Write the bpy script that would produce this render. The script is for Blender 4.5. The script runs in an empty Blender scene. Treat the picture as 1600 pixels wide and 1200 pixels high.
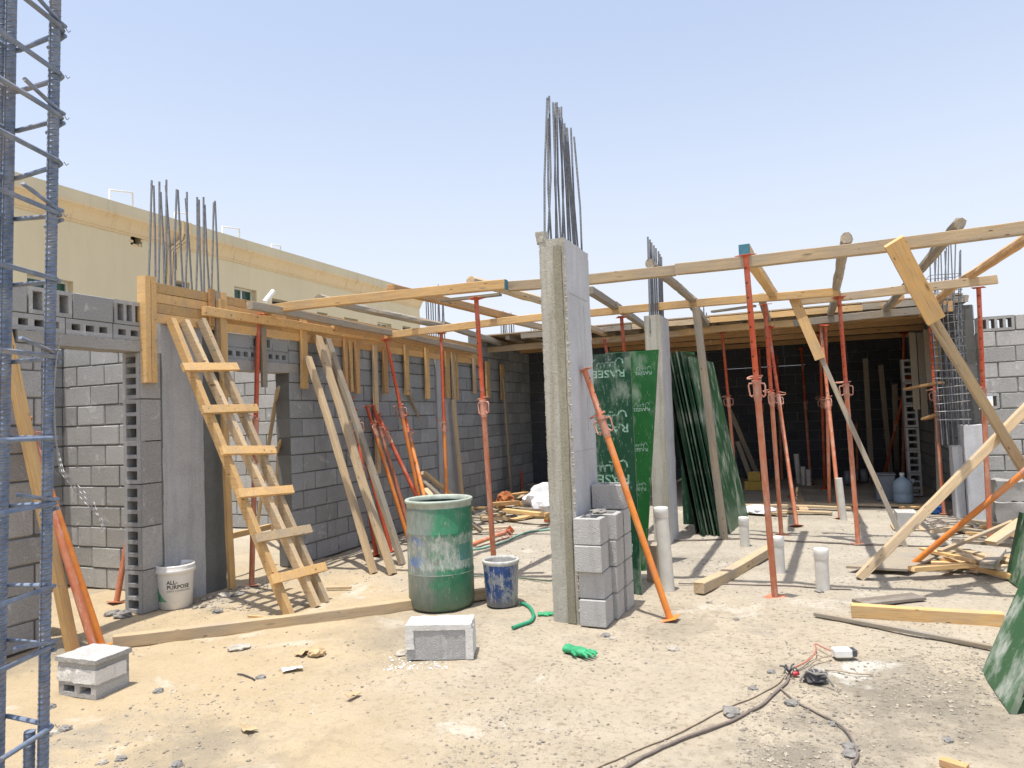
import bpy, math, random
from mathutils import Vector, Matrix, noise
random.seed(7)
V3 = Vector
sc = bpy.context.scene
col = sc.collection

# ---------------------------------------------------------------- camera
FPX = 1100.8; YAW, PITCH, ROLL = -0.39495, 0.046469, -0.037747; EYE = 1.53
def cam_basis():
    cy, sy, cp, sp, cr, sr = math.cos(YAW), math.sin(YAW), math.cos(PITCH), math.sin(PITCH), math.cos(ROLL), math.sin(ROLL)
    f = V3((sy*cp, cy*cp, sp)); r = V3((cy, -sy, 0)); u = r.cross(f)
    return cr*r + sr*u, -sr*r + cr*u, f
CR, CU, CF = cam_basis(); CO = V3((0, 0, EYE))
def at(u, v, z=None, x=None, y=None):
    d = CR*((u-800)/FPX) - CU*((v-600)/FPX) + CF
    if z is not None: t = (z-EYE)/d.z
    elif x is not None: t = x/d.x
    else: t = y/d.y
    return CO + d*t
cam = bpy.data.cameras.new('camera'); camo = bpy.data.objects.new('camera', cam); col.objects.link(camo)
cam.sensor_width = 36; cam.lens = 36*FPX/1600; cam.clip_end = 3000; cam.clip_start = 0.05
m = Matrix.Identity(4)
for i in range(3):
    m[i][0], m[i][1], m[i][2], m[i][3] = CR[i], CU[i], -CF[i], CO[i]
camo.matrix_world = m
sc.camera = camo

# ---------------------------------------------------------------- light
sdir = V3((0.06, 0.17, -1)).normalized()
elev = math.asin(-sdir.z); az = math.atan2(-sdir.x, -sdir.y)
w = bpy.data.worlds.new('World'); sc.world = w; w.use_nodes = True
wn = w.node_tree.nodes; wl = w.node_tree.links
sky = wn.new('ShaderNodeTexSky'); sky.sky_type = 'NISHITA'; sky.sun_disc = False
sky.sun_elevation = elev; sky.sun_rotation = az
sky.air_density = 1.0; sky.dust_density = 2.5; sky.ozone_density = 1.0; sky.altitude = 0
bg = wn['Background']; bg.inputs[1].default_value = 0.13
hz = wn.new('ShaderNodeMix'); hz.data_type = 'RGBA'; hz.inputs[0].default_value = 0.38; hz.inputs[7].default_value = (3.6, 3.75, 4.1, 1)
tcw = wn.new('ShaderNodeTexCoord'); sx = wn.new('ShaderNodeSeparateXYZ'); wl.new(tcw.outputs['Generated'], sx.inputs[0])
rw = wn.new('ShaderNodeValToRGB'); wl.new(sx.outputs[2], rw.inputs[0])
for e_, (p_, v_) in zip((rw.color_ramp.elements[0], rw.color_ramp.elements[1]), ((0.0, 0.96), (0.55, 0.34))): e_.position = p_; e_.color = (v_, v_, v_, 1)
rw.color_ramp.interpolation = 'EASE'; wl.new(rw.outputs[0], hz.inputs[0])
wl.new(sky.outputs[0], hz.inputs[6]); wl.new(hz.outputs[2], bg.inputs[0])
sl = bpy.data.lights.new('sun', 'SUN'); sl.energy = 3.0; sl.angle = math.radians(0.6); sl.color = (1, 0.95, 0.87)
so = bpy.data.objects.new('sun', sl); col.objects.link(so); so.rotation_euler = sdir.to_track_quat('-Z', 'Y').to_euler()
sc.view_settings.view_transform = 'Standard'; sc.view_settings.look = 'None'
sc.view_settings.exposure = 0.92; sc.view_settings.gamma = 1
try:
    sc.cycles.max_bounces = 8; sc.cycles.diffuse_bounces = 5
except Exception: pass

# ---------------------------------------------------------------- materials
class NT:
    def __init__(s, name, rough=0.85):
        s.m = bpy.data.materials.new(name); s.m.use_nodes = True
        s.n = s.m.node_tree.nodes; s.l = s.m.node_tree.links; s.b = s.n['Principled BSDF']
        s.b.inputs['Roughness'].default_value = rough
        s.tc = s.n.new('ShaderNodeTexCoord')
    def map(s, scale=(1, 1, 1), src='Object', rot=(0, 0, 0)):
        q = s.n.new('ShaderNodeMapping'); s.l.new(s.tc.outputs[src], q.inputs[0])
        q.inputs['Scale'].default_value = scale; q.inputs['Rotation'].default_value = rot; return q.outputs[0]
    def noise(s, vec, scale=5, detail=6, rough=0.6, dist=0):
        q = s.n.new('ShaderNodeTexNoise'); s.l.new(vec, q.inputs['Vector'])
        q.inputs['Scale'].default_value = scale; q.inputs['Detail'].default_value = detail
        q.inputs['Roughness'].default_value = rough; q.inputs['Distortion'].default_value = dist; return q.outputs[0]
    def voro(s, vec, scale=5, out='Distance', rnd=1):
        q = s.n.new('ShaderNodeTexVoronoi'); s.l.new(vec, q.inputs['Vector']); q.inputs['Scale'].default_value = scale
        q.inputs['Randomness'].default_value = rnd; return q.outputs[out]
    def ramp(s, fac, stops):
        q = s.n.new('ShaderNodeValToRGB'); s.l.new(fac, q.inputs[0]); e = q.color_ramp.elements
        e[0].position, e[0].color = stops[0][0], c4(stops[0][1]); e[1].position, e[1].color = stops[-1][0], c4(stops[-1][1])
        for p, c in stops[1:-1]:
            k = e.new(p); k.color = c4(c)
        return q.outputs[0]
    def mix(s, fac, a, b, mode='MIX'):
        q = s.n.new('ShaderNodeMix'); q.data_type = 'RGBA'; q.blend_type = mode
        for sock, val in ((q.inputs[0], fac), (q.inputs[6], a), (q.inputs[7], b)):
            if isinstance(val, (int, float)): sock.default_value = val
            elif isinstance(val, tuple): sock.default_value = c4(val)
            else: s.l.new(val, sock)
        return q.outputs[2]
    def math(s, op, a, b=0.0, clamp=False):
        q = s.n.new('ShaderNodeMath'); q.operation = op; q.use_clamp = clamp
        for i, val in enumerate((a, b)):
            if isinstance(val, (int, float)): q.inputs[i].default_value = val
            else: s.l.new(val, q.inputs[i])
        return q.outputs[0]
    def sep(s, vec):
        q = s.n.new('ShaderNodeSeparateXYZ'); s.l.new(vec, q.inputs[0]); return q.outputs
    def island(s):
        q = s.n.new('ShaderNodeNewGeometry'); return q.outputs['Random Per Island']
    def objrand(s):
        q = s.n.new('ShaderNodeObjectInfo'); return q.outputs['Random']
    def bump(s, h, strength=0.3, dist=0.01):
        q = s.n.new('ShaderNodeBump'); s.l.new(h, q.inputs['Height']); q.inputs['Strength'].default_value = strength
        q.inputs['Distance'].default_value = dist; s.l.new(q.outputs[0], s.b.inputs['Normal']); return q
    def color(s, c):
        if isinstance(c, tuple): s.b.inputs['Base Color'].default_value = c4(c)
        else: s.l.new(c, s.b.inputs['Base Color'])
        return s.m
def c4(c):
    return (c, c, c, 1) if isinstance(c, (int, float)) else (tuple(c) + (1,))[:4]
def sc3(c, k): return tuple(x*k for x in c)
def step(x, a, b): return [(a, 0.0), (b, 1.0)]

def wood(name, light, dark, grey=0.25, greyc=(0.27, 0.25, 0.22), rough=0.8):
    t = NT(name, rough)
    v = t.map((1.2, 22, 22)); n1 = t.noise(v, 3.0, 8, 0.65, 0.6)
    c = t.ramp(n1, [(0.3, dark), (0.5, sc3([(a+b)/2 for a, b in zip(light, dark)], 1.05)), (0.68, light)])
    kn = t.voro(t.map((2.2, 9, 9)), 1.0)
    c = t.mix(t.ramp(kn, [(0.05, 1.0), (0.13, 0.0)]), c, sc3(dark, 0.42))
    big = t.noise(t.map((1.5, 5, 5)), 1.5, 5, 0.6)
    c = t.mix(t.ramp(big, [(0.52-grey*0.3, 0.0), (0.68, grey*2.2 if grey < .45 else 1.0)]), c, greyc)
    dirt = t.noise(t.map((3, 6, 6)), 4, 7, 0.7)
    c = t.mix(t.ramp(dirt, [(0.55, 0.0), (0.75, 0.5)]), c, (0.42, 0.38, 0.32))
    kn2 = t.voro(t.map((5.5, 16, 16)), 1.0)
    c = t.mix(t.ramp(kn2, [(0.06, 0.9), (0.12, 0.0)]), c, sc3(dark, 0.35))
    sp2 = t.noise(t.map((6, 9, 9)), 5, 6, 0.8)
    c = t.mix(t.ramp(sp2, [(0.60, 0.0), (0.66, 0.65)]), c, (0.52, 0.50, 0.45))
    ck = t.noise(t.map((0.8, 60, 60)), 2.2, 3, 0.6)
    c = t.mix(t.ramp(ck, [(0.66, 0.0), (0.70, 0.75)]), c, sc3(dark, 0.3))
    r = t.ramp(t.objrand(), [(0, 0.74), (1, 1.14)])
    c = t.mix(1.0, c, r, 'MULTIPLY')
    ri = t.ramp(t.island(), [(0, 0.82), (1, 1.08)])
    c = t.mix(1.0, c, ri, 'MULTIPLY')
    fine = t.noise(t.map((4, 90, 90)), 3, 4, 0.7)
    t.bump(t.math('ADD', n1, fine), 0.5, 0.004)
    return t.color(c)
W_YEL = wood('formwork_wood', (0.72, 0.475, 0.21), (0.54, 0.325, 0.125), 0.13)
W_PALE = wood('pale_wood', (0.60, 0.46, 0.28), (0.43, 0.31, 0.18), 0.22, (0.36, 0.32, 0.27))
W_GREY = wood('weathered_wood', (0.42, 0.35, 0.25), (0.26, 0.20, 0.14), 0.42, (0.30, 0.28, 0.24))
W_ORG = wood('fresh_wood', (0.60, 0.365, 0.16), (0.44, 0.24, 0.095), 0.08)
W_DARK = wood('dark_ply_wood', (0.20, 0.16, 0.12), (0.11, 0.09, 0.075), 0.4, (0.25, 0.23, 0.2))

def block_mat(name, base, var=0.16, tint=None, speck=0.5):
    t = NT(name, 0.95)
    v = t.map()
    n = t.noise(v, 160, 3, 0.7); n2 = t.noise(v, 3, 6, 0.65)
    c = t.ramp(t.island(), [(0, sc3(base, 1-var)), (1, sc3(base, 1+var*0.8))])
    c = t.mix(t.ramp(n2, [(0.45, 0.0), (0.75, 0.45)]), c, tint or sc3(base, 0.72))
    c = t.mix(speck, c, t.ramp(n, [(0.36, 0.25), (0.6, 1.0)]), 'MULTIPLY')
    sm_ = t.noise(t.map((1, 1, 0.8)), 6.5, 7, 0.75, 0.8)
    c = t.mix(t.ramp(sm_, [(0.57, 0.0), (0.64, 0.55)]), c, sc3(base, 1.35))
    dr = t.noise(t.map((2.2, 2.2, 0.35)), 3.0, 6, 0.7)
    c = t.mix(t.ramp(dr, [(0.56, 0.0), (0.70, 0.55)]), c, sc3(base, 0.62))
    pit = t.voro(v, 95)
    c = t.mix(t.ramp(pit, [(0.10, 0.7), (0.22, 0.0)]), c, sc3(base, 0.4))
    t.bump(t.math('ADD', t.math('ADD', n, t.math('MULTIPLY', pit, 0.7)), t.math('MULTIPLY', sm_, 2.5)), 0.6, 0.006)
    return t.color(c)
B_GREY = block_mat('grey_block', (0.41, 0.41, 0.405), 0.2)
B_SHADE = block_mat('shade_tinted_block', (0.345, 0.365, 0.38), 0.18)  # grey block with the cool tint of shade mixed into its colour
B_INNER_SHADE = block_mat('shade_darkened_block', (0.075, 0.083, 0.10), 0.14)  # same grey block, darkened so the covered room's shade sits in the colour
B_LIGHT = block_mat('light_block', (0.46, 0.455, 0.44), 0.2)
B_STACK = block_mat('stacked_block', (0.50, 0.495, 0.48), 0.06, None, 0.4)
MORTAR = block_mat('mortar', (0.19, 0.19, 0.18), 0.35)
B_WHITE = block_mat('whitewashed_block', (0.72, 0.71, 0.68), 0.08, (0.5, 0.5, 0.47), 0.25)
def concrete(name, base, stain, streak=True, bumps=0.35, amt=0.5, pits=True):
    t = NT(name, 0.9); v = t.map()
    n = t.noise(v, 2.2, 8, 0.65, 0.4)
    c = t.ramp(n, [(0.3, sc3(base, 0.82)), (0.7, sc3(base, 1.12))])
    if streak:
        s = t.noise(t.map((9, 9, 0.6)), 1.6, 6, 0.6)
        c = t.mix(t.ramp(s, [(0.46, 0.0), (0.66, amt)]), c, stain)
    f = t.noise(v, 60, 6, 0.7)
    c = t.mix(0.35, c, t.ramp(f, [(0.3, 0.45), (0.6, 1.0)]), 'MULTIPLY')
    h = f
    if pits:
        p = t.voro(v, 38); c = t.mix(t.ramp(p, [(0.07, 0.75), (0.14, 0.0)]), c, sc3(base, 0.45))
        h = t.math('ADD', f, t.ramp(p, [(0.05, 0.0), (0.16, 1.0)]))
    t.bump(h, bumps, 0.006)
    return t.color(c)
C_SIDE = concrete('smooth_formed_concrete', (0.55, 0.56, 0.58), (0.42, 0.42, 0.42), True, 0.2, 0.45, True)
C_FRONT = concrete('rough_cast_concrete', (0.44, 0.43, 0.375), (0.27, 0.25, 0.19), True, 0.9, 0.8)
C_LEFT = concrete('left_column_concrete', (0.44, 0.45, 0.465), (0.30, 0.31, 0.33), True, 0.3, 0.5)
C_DARK = concrete('dark_concrete', (0.155, 0.165, 0.16), (0.24, 0.25, 0.24), False, 0.4)  # darker grey concrete for the column's side strip, seam and one window
C_LINT = concrete('lintel_concrete', (0.34, 0.33, 0.31), (0.22, 0.22, 0.2), False, 0.8)

def steel_paint(name, a, b, rust, chip=0.5, rough=0.6):
    t = NT(name, rough); v = t.map()
    n = t.noise(v, 9, 6, 0.7); n2 = t.noise(t.map((1, 1, 0.25)), 26, 6, 0.75)
    c = t.ramp(n, [(0.35, a), (0.65, b)])
    c = t.mix(t.ramp(n2, [(0.5, 0.0), (0.66, chip)]), c, rust)
    n3 = t.noise(v, 3.3, 4, 0.6)
    c = t.mix(t.ramp(n3, [(0.5, 0.0), (0.75, 0.55)]), c, (0.52, 0.40, 0.32))
    c = t.mix(1.0, c, t.ramp(t.objrand(), [(0, 0.82), (1, 1.15)]), 'MULTIPLY')
    t.bump(n2, 0.2, 0.002)
    return t.color(c)
P_RED = steel_paint('red_prop_paint', (0.56, 0.10, 0.03), (0.42, 0.06, 0.022), (0.26, 0.09, 0.06), 0.5)
P_DUST = steel_paint('dusty_prop_paint', (0.52, 0.19, 0.10), (0.44, 0.125, 0.055), (0.58, 0.42, 0.34), 0.7)
P_ORG = steel_paint('orange_prop_paint', (0.75, 0.27, 0.035), (0.62, 0.17, 0.03), (0.55, 0.30, 0.2), 0.5)
P_COLL = steel_paint('collar_paint', (0.55, 0.26, 0.18), (0.46, 0.18, 0.12), (0.62, 0.5, 0.42), 0.6)
t = NT('dark_hole', 0.9); HOLE = t.color((0.03, 0.02, 0.018))
def rebar_mat(name, a, b, rustc, amt):
    t = NT(name, 0.55); v = t.map(); n = t.noise(v, 25, 5, 0.7)
    c = t.ramp(n, [(0.35, a), (0.65, b)])
    c = t.mix(t.ramp(t.noise(v, 7, 4, 0.7), [(0.5, 0.0), (0.7, amt)]), c, rustc)
    q = t.n.new('ShaderNodeTexWave'); q.wave_type = 'BANDS'; q.bands_direction = 'Z'
    t.l.new(t.map(), q.inputs[0]); q.inputs['Scale'].default_value = 28; q.inputs['Distortion'].default_value = 0.5
    t.b.inputs['Metallic'].default_value = 0.25
    t.bump(q.outputs['Fac'], 0.7, 0.004)
    return t.color(c)
R_BLUE = rebar_mat('blue_grey_rebar', (0.12, 0.165, 0.25), (0.25, 0.29, 0.36), (0.33, 0.27, 0.22), 0.55)
R_DARK = rebar_mat('dark_rebar', (0.10, 0.115, 0.14), (0.18, 0.19, 0.21), (0.22, 0.15, 0.10), 0.3)
R_TIE = rebar_mat('tie_rebar', (0.30, 0.30, 0.31), (0.42, 0.41, 0.40), (0.36, 0.28, 0.22), 0.5)

def ply_mat(name, a, b, dust, dustc=(0.36, 0.42, 0.35), rough=0.32):
    t = NT(name, rough); v = t.map(); n = t.noise(v, 2.5, 6, 0.6)
    c = t.ramp(n, [(0.3, a), (0.7, b)])
    d = t.noise(t.map((1, 1, 0.45)), 5, 8, 0.72)
    msk = t.ramp(d, [(0.5, 0.0), (0.66, dust)])
    c = t.mix(msk, c, dustc)
    sc_ = t.noise(t.map((40, 40, 1.2), rot=(0.2, 0.1, 0)), 2, 4, 0.7)
    c = t.mix(t.ramp(sc_, [(0.62, 0.0), (0.68, 0.5)]), c, dustc)
    t.l.new(t.ramp(msk, [(0, rough), (1, 0.8)]), t.b.inputs['Roughness'])
    t.b.inputs['Specular IOR Level'].default_value = 0.22
    return t.color(c)
PLY = ply_mat('green_film_ply', (0.008, 0.038, 0.020), (0.014, 0.056, 0.028), 0.35)
PLY_B = ply_mat('bright_green_film_ply', (0.010, 0.065, 0.018), (0.018, 0.095, 0.025), 0.35)
PLY_D = ply_mat('dusty_glare_green_ply', (0.025, 0.09, 0.04), (0.05, 0.13, 0.06), 0.95, (0.40, 0.43, 0.38), 0.4)  # dusty ply; its paleness also draws the glare on the outer stacked sheets
PLY_E = ply_mat('ply_edge_paint', (0.07, 0.12, 0.08), (0.16, 0.2, 0.14), 0.7, (0.38, 0.4, 0.34), 0.6)
t = NT('ply_print', 0.5); n = t.noise(t.map(), 60, 4, 0.7); PRINT = t.color(t.ramp(n, [(0.4, (0.07, 0.18, 0.12)), (0.6, (0.26, 0.37, 0.30))]))
def plain(name, c, rough=0.6, var=0.12, scale=20, spec=None):
    t = NT(name, rough); n = t.noise(t.map(), scale, 5, 0.65)
    t.bump(n, 0.12, 0.003)
    return t.color(t.ramp(n, [(0.3, sc3(c, 1-var)), (0.7, sc3(c, 1+var))]))
PVC = plain('dusty_white_pvc', (0.60, 0.58, 0.53), 0.5, 0.12, 9)
PVC_CAP = plain('white_pvc_cap', (0.74, 0.73, 0.70), 0.4, 0.06)
INK = plain('dark_ink', (0.05, 0.06, 0.055), 0.6)
INKG = plain('green_ink', (0.02, 0.30, 0.13), 0.6, 0.5, 40)
WHITEP = plain('white_bucket_plastic', (0.70, 0.70, 0.68), 0.35, 0.05)
GLOVE = plain('green_rubber_glove', (0.03, 0.30, 0.13), 0.6, 0.35)
HOSE = plain('green_hose_rubber', (0.03, 0.27, 0.15), 0.45, 0.12)
HOSE_P = plain('faded_green_hose', (0.22, 0.42, 0.34), 0.6, 0.12)
CABLE = plain('dusty_cable', (0.17, 0.14, 0.12), 0.7, 0.2)
CABLE_T = plain('tan_cable', (0.33, 0.27, 0.20), 0.7, 0.2)
WIRE_R = plain('red_wire', (0.42, 0.13, 0.09), 0.6)
TAPE = plain('black_tape', (0.06, 0.06, 0.065), 0.5, 0.3)
PAPER = plain('white_paper', (0.78, 0.77, 0.74), 0.8, 0.04)
CARD = plain('brown_card', (0.45, 0.33, 0.19), 0.9, 0.2)
STONE = plain('grey_stone', (0.21, 0.20, 0.185), 0.95, 0.35)
STONE_L = plain('pale_stone', (0.38, 0.35, 0.30), 0.95, 0.25)
GLASS = plain('green_tinted_glass', (0.02, 0.07, 0.05), 0.12, 0.2, 2)
FRAMEW = plain('aluminium_frame', (0.62, 0.62, 0.6), 0.4, 0.05)
VOID = plain('unlit_opening', (0.02, 0.02, 0.025), 0.9)
JUG = plain('blue_plastic_jug', (0.35, 0.45, 0.55), 0.25, 0.06)
BAGW = plain('white_sack', (0.66, 0.67, 0.7), 0.7, 0.06)
BLUEBAG = plain('blue_plastic', (0.02, 0.16, 0.55), 0.4, 0.1)
BIN = plain('grey_plastic', (0.20, 0.22, 0.25), 0.6, 0.1)
YBOX = plain('yellow_carton', (0.45, 0.30, 0.06), 0.8, 0.2)

# painted wall of the neighbour
def paint_wall(name, base, stain, a=0.35):
    t = NT(name, 0.9); n = t.noise(t.map((1, 1, 0.35)), 0.8, 7, 0.65)
    c = t.ramp(n, [(0.3, sc3(base, 0.93)), (0.7, sc3(base, 1.05))])
    s = t.noise(t.map((1, 3, 0.25)), 2.4, 6, 0.7)
    c = t.mix(t.ramp(s, [(0.55, 0.0), (0.75, a)]), c, stain)
    t.bump(t.noise(t.map(), 40, 4, 0.6), 0.15, 0.004)
    return t.color(c)
N_WALL = paint_wall('cream_render', (0.60, 0.53, 0.36), (0.45, 0.38, 0.25), 0.25)
N_CORN = paint_wall('tan_cornice_render', (0.62, 0.49, 0.30), (0.42, 0.28, 0.13), 0.9)
N_PAR = paint_wall('parapet_render', (0.56, 0.50, 0.35), (0.36, 0.32, 0.22), 0.5)

# drum: worn green barrel with faded label band
def drum_mat():
    t = NT('drum_plastic', 0.5); o = t.sep(t.map()); z = o[2]; x = o[0]
    v = t.map(); n = t.noise(v, 7, 7, 0.7, 0.4); f = t.noise(t.map((1, 1, 0.3)), 30, 5, 0.75)
    g = t.ramp(n, [(0.3, (0.02, 0.15, 0.08)), (0.7, (0.05, 0.27, 0.14))])
    grey = t.ramp(f, [(0.35, (0.15, 0.19, 0.17)), (0.65, (0.25, 0.28, 0.25))])
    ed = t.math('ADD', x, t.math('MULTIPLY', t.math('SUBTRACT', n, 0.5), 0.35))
    c = t.mix(t.ramp(t.math('ADD', ed, 0.5), [(0.40, 1.0), (0.52, 0.0)]), g, grey)  # grey towards the left, darker green towards the right edge
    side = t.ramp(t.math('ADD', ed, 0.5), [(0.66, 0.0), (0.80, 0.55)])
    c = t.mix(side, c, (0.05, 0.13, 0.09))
    # label band between 0.33 and 0.62 m
    zb = t.math('ADD', z, t.math('MULTIPLY', t.math('SUBTRACT', f, 0.5), 0.17))
    band = t.math('MULTIPLY', t.ramp(zb, [(0.33, 0.0), (0.35, 1.0)]), t.ramp(zb, [(0.60, 1.0), (0.62, 0.0)]))
    lab = t.ramp(t.noise(t.map((1, 1, 0.35)), 24, 6, 0.8), [(0.36, (0.10, 0.30, 0.20)), (0.47, (0.38, 0.42, 0.38)), (0.62, (0.60, 0.60, 0.56))])
    blue = t.math('MULTIPLY', t.ramp(t.math('ADD', x, 0.5), [(0.30, 1.0), (0.42, 0.0)]), t.ramp(t.noise(t.map(), 9, 4, 0.7), [(0.48, 0.0), (0.56, 1.0)]))
    lab = t.mix(blue, lab, (0.05, 0.15, 0.50))
    red = t.math('MULTIPLY', t.ramp(t.noise(t.map((1, 1, 1.6)), 13, 3, 0.6), [(0.62, 0.0), (0.66, 0.8)]), t.ramp(t.math('ADD', x, 0.5), [(0.45, 1.0), (0.55, 0.0)]))
    lab = t.mix(red, lab, (0.5, 0.10, 0.10))
    teal = t.math('MULTIPLY', t.math('MULTIPLY', t.ramp(t.math('ADD', x, 0.5), [(0.675, 0.0), (0.68, 1.0)]), t.ramp(t.math('ADD', x, 0.5), [(0.755, 1.0), (0.76, 0.0)])), t.math('MULTIPLY', t.ramp(z, [(0.40, 0.0), (0.405, 1.0)]), t.ramp(z, [(0.535, 1.0), (0.54, 0.0)])))
    lab = t.mix(t.math('MULTIPLY', teal, 0.85), lab, (0.03, 0.20, 0.22))
    wr_ = t.ramp(t.noise(t.map((1, 1, .5)), 10, 7, .8), [(0.40, 0.15), (0.56, 0.92)])
    c = t.mix(t.math('MULTIPLY', band, wr_), c, lab)
    gr = t.noise(t.map((1, 1, 0.5)), 11, 8, 0.8); c = t.mix(t.ramp(gr, [(0.50, 0.0), (0.66, 0.6)]), c, (0.20, 0.25, 0.20))
    sp = t.noise(t.map((1, 1, 0.18)), 75, 3, 0.8)
    c = t.mix(t.ramp(sp, [(0.62, 0.0), (0.70, 0.6)]), c, (0.55, 0.56, 0.5))
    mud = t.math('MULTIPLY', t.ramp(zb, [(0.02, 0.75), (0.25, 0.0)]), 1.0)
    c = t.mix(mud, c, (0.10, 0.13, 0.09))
    t.bump(f, 0.2, 0.002)
    return t.color(c)
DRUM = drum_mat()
DRUM_RIM = plain('drum_rim_plastic', (0.36, 0.41, 0.35), 0.5, 0.25, 14)
DRUM_IN = plain('drum_inside', (0.05, 0.09, 0.08), 0.6, 0.2)
def blue_bucket_mat():
    t = NT('painted_blue_bucket', 0.45); v = t.map()
    n = t.noise(v, 14, 7, 0.75); c = t.ramp(n, [(0.3, (0.012, 0.045, 0.17)), (0.68, (0.03, 0.10, 0.32))])
    d = t.noise(t.map((1, 1, 0.12)), 34, 4, 0.8)
    drips = t.ramp(d, [(0.555, 0.0), (0.60, 0.95)])
    c = t.mix(drips, c, (0.66, 0.66, 0.63))
    g = t.noise(v, 9, 7, 0.8); c = t.mix(t.ramp(g, [(0.50, 0.0), (0.58, 0.8)]), c, (0.34, 0.37, 0.38))
    o = t.sep(v); zz = t.math('ADD', o[2], t.math('MULTIPLY', t.math('SUBTRACT', g, 0.5), 0.16))
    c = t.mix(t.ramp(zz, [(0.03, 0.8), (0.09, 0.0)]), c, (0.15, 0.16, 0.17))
    xr = t.math('ADD', t.math('ADD', o[0], 0.5), t.math('MULTIPLY', t.math('SUBTRACT', d, 0.5), 0.3))
    c = t.mix(t.ramp(xr, [(0.575, 0.0), (0.61, 0.8)]), c, (0.36, 0.37, 0.38))
    return t.color(c)
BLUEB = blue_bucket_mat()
BUCK_IN = plain('paint_crusted_inside', (0.46, 0.46, 0.44), 0.8, 0.25, 25)

# ground
def ground_mat():
    t = NT('site_ground', 0.95); v = t.map(); o = t.sep(v)
    big = t.noise(v, 0.55, 6, 0.6); med = t.noise(v, 2.6, 7, 0.65); fine = t.noise(v, 26, 6, 0.75); vf = t.noise(v, 130, 3, 0.8)
    sand = t.ramp(med, [(0.3, (0.435, 0.345, 0.215)), (0.7, (0.525, 0.42, 0.275))])
    grit = t.ramp(med, [(0.3, (0.385, 0.33, 0.245)), (0.7, (0.49, 0.425, 0.325))])
    slab = t.ramp(t.noise(t.map((0.5, 1.3, 1)), 1.2, 7, 0.65), [(0.3, (0.35, 0.315, 0.255)), (0.7, (0.48, 0.44, 0.365))])
    # sandy towards the left front, gritty to the right, bare slab further back
    k = t.math('ADD', t.math('MULTIPLY', o[0], 0.32), t.math('MULTIPLY', t.math('SUBTRACT', big, 0.5), 1.8))
    k = t.math('ADD', k, t.math('MULTIPLY', o[1], 0.10))
    c = t.mix(t.ramp(t.math('ADD', k, 1.0), [(0.30, 0.0), (0.90, 1.0)]), sand, grit)
    s = t.math('ADD', t.math('MULTIPLY', o[1], 0.25), t.math('MULTIPLY', t.math('SUBTRACT', big, 0.5), 1.3))
    c = t.mix(t.ramp(t.math('SUBTRACT', s, 1.15), [(0.15, 0.0), (0.75, 1.0)]), c, slab)
    # grey cement dust patches
    p = t.noise(v, 1.3, 7, 0.7, 0.3)
    c = t.mix(t.ramp(p, [(0.54, 0.0), (0.68, 0.7)]), c, (0.30, 0.27, 0.22))
    p2 = t.noise(t.map(rot=(0, 0, 1)), 1.7, 7, 0.72, 0.5)
    c = t.mix(t.ramp(p2, [(0.58, 0.0), (0.66, 0.55)]), c, (0.62, 0.58, 0.50))
    # dark oily patch right front
    def blob(px, py, r0, r1, amt, colr, c):
        dx = t.math('SUBTRACT', o[0], px); dy = t.math('SUBTRACT', o[1], py)
        d = t.math('SQRT', t.math('ADD', t.math('MULTIPLY', dx, dx), t.math('MULTIPLY', dy, dy)))
        d = t.math('ADD', d, t.math('MULTIPLY', t.math('SUBTRACT', med, 0.5), 1.6))
        return t.mix(t.ramp(d, [(r0, amt), (r1, 0.0)]), c, colr)
    for (u, vv, r0, r1, a) in ((1400, 1075, 0.1, 0.62, 0.85), (1330, 1150, 0.0, 0.4, 0.8), (1230, 1180, 0.0, 0.35, 0.7), (1500, 1130, 0.0, 0.5, 0.6), (640, 990, 0.1, 0.75, 0.5), (330, 935, 0.1, 0.6, 0.5), (100, 1015, 0.05, 0.5, 0.6), (330, 1175, 0.1, 0.5, 0.6), (1060, 975, 0.0, 0.4, 0.45)):
        q = at(u, vv, z=0); c = blob(q.x, q.y, r0, r1, a, (0.235, 0.21, 0.165), c)
    q = at(1340, 1045, z=0); c = blob(q.x, q.y, 0.02, 0.2, 0.7, (0.66, 0.64, 0.58), c)
    sp = t.ramp(fine, [(0.36, (0.60, 0.56, 0.50)), (0.48, 1.0)])
    kk_ = t.ramp(t.math('ADD', k, 1.0), [(0.30, 0.25), (0.90, 0.85)])
    c = t.mix(kk_, c, sp, 'MULTIPLY')
    c = t.mix(t.ramp(vf, [(0.58, 0.0), (0.68, 0.6)]), c, (0.20, 0.17, 0.135))
    cr = t.n.new('ShaderNodeTexVoronoi'); cr.feature = 'DISTANCE_TO_EDGE'; t.l.new(t.map((0.45, 0.7, 1)), cr.inputs['Vector']); cr.inputs['Scale'].default_value = 1
    h = t.math('ADD', t.math('MULTIPLY', fine, 1.0), t.math('MULTIPLY', vf, 0.5))
    h = t.math('ADD', h, t.math('MULTIPLY', med, 1.5))
    t.bump(h, 0.8, 0.02)
    return t.color(c)
GROUND = ground_mat()

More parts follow.
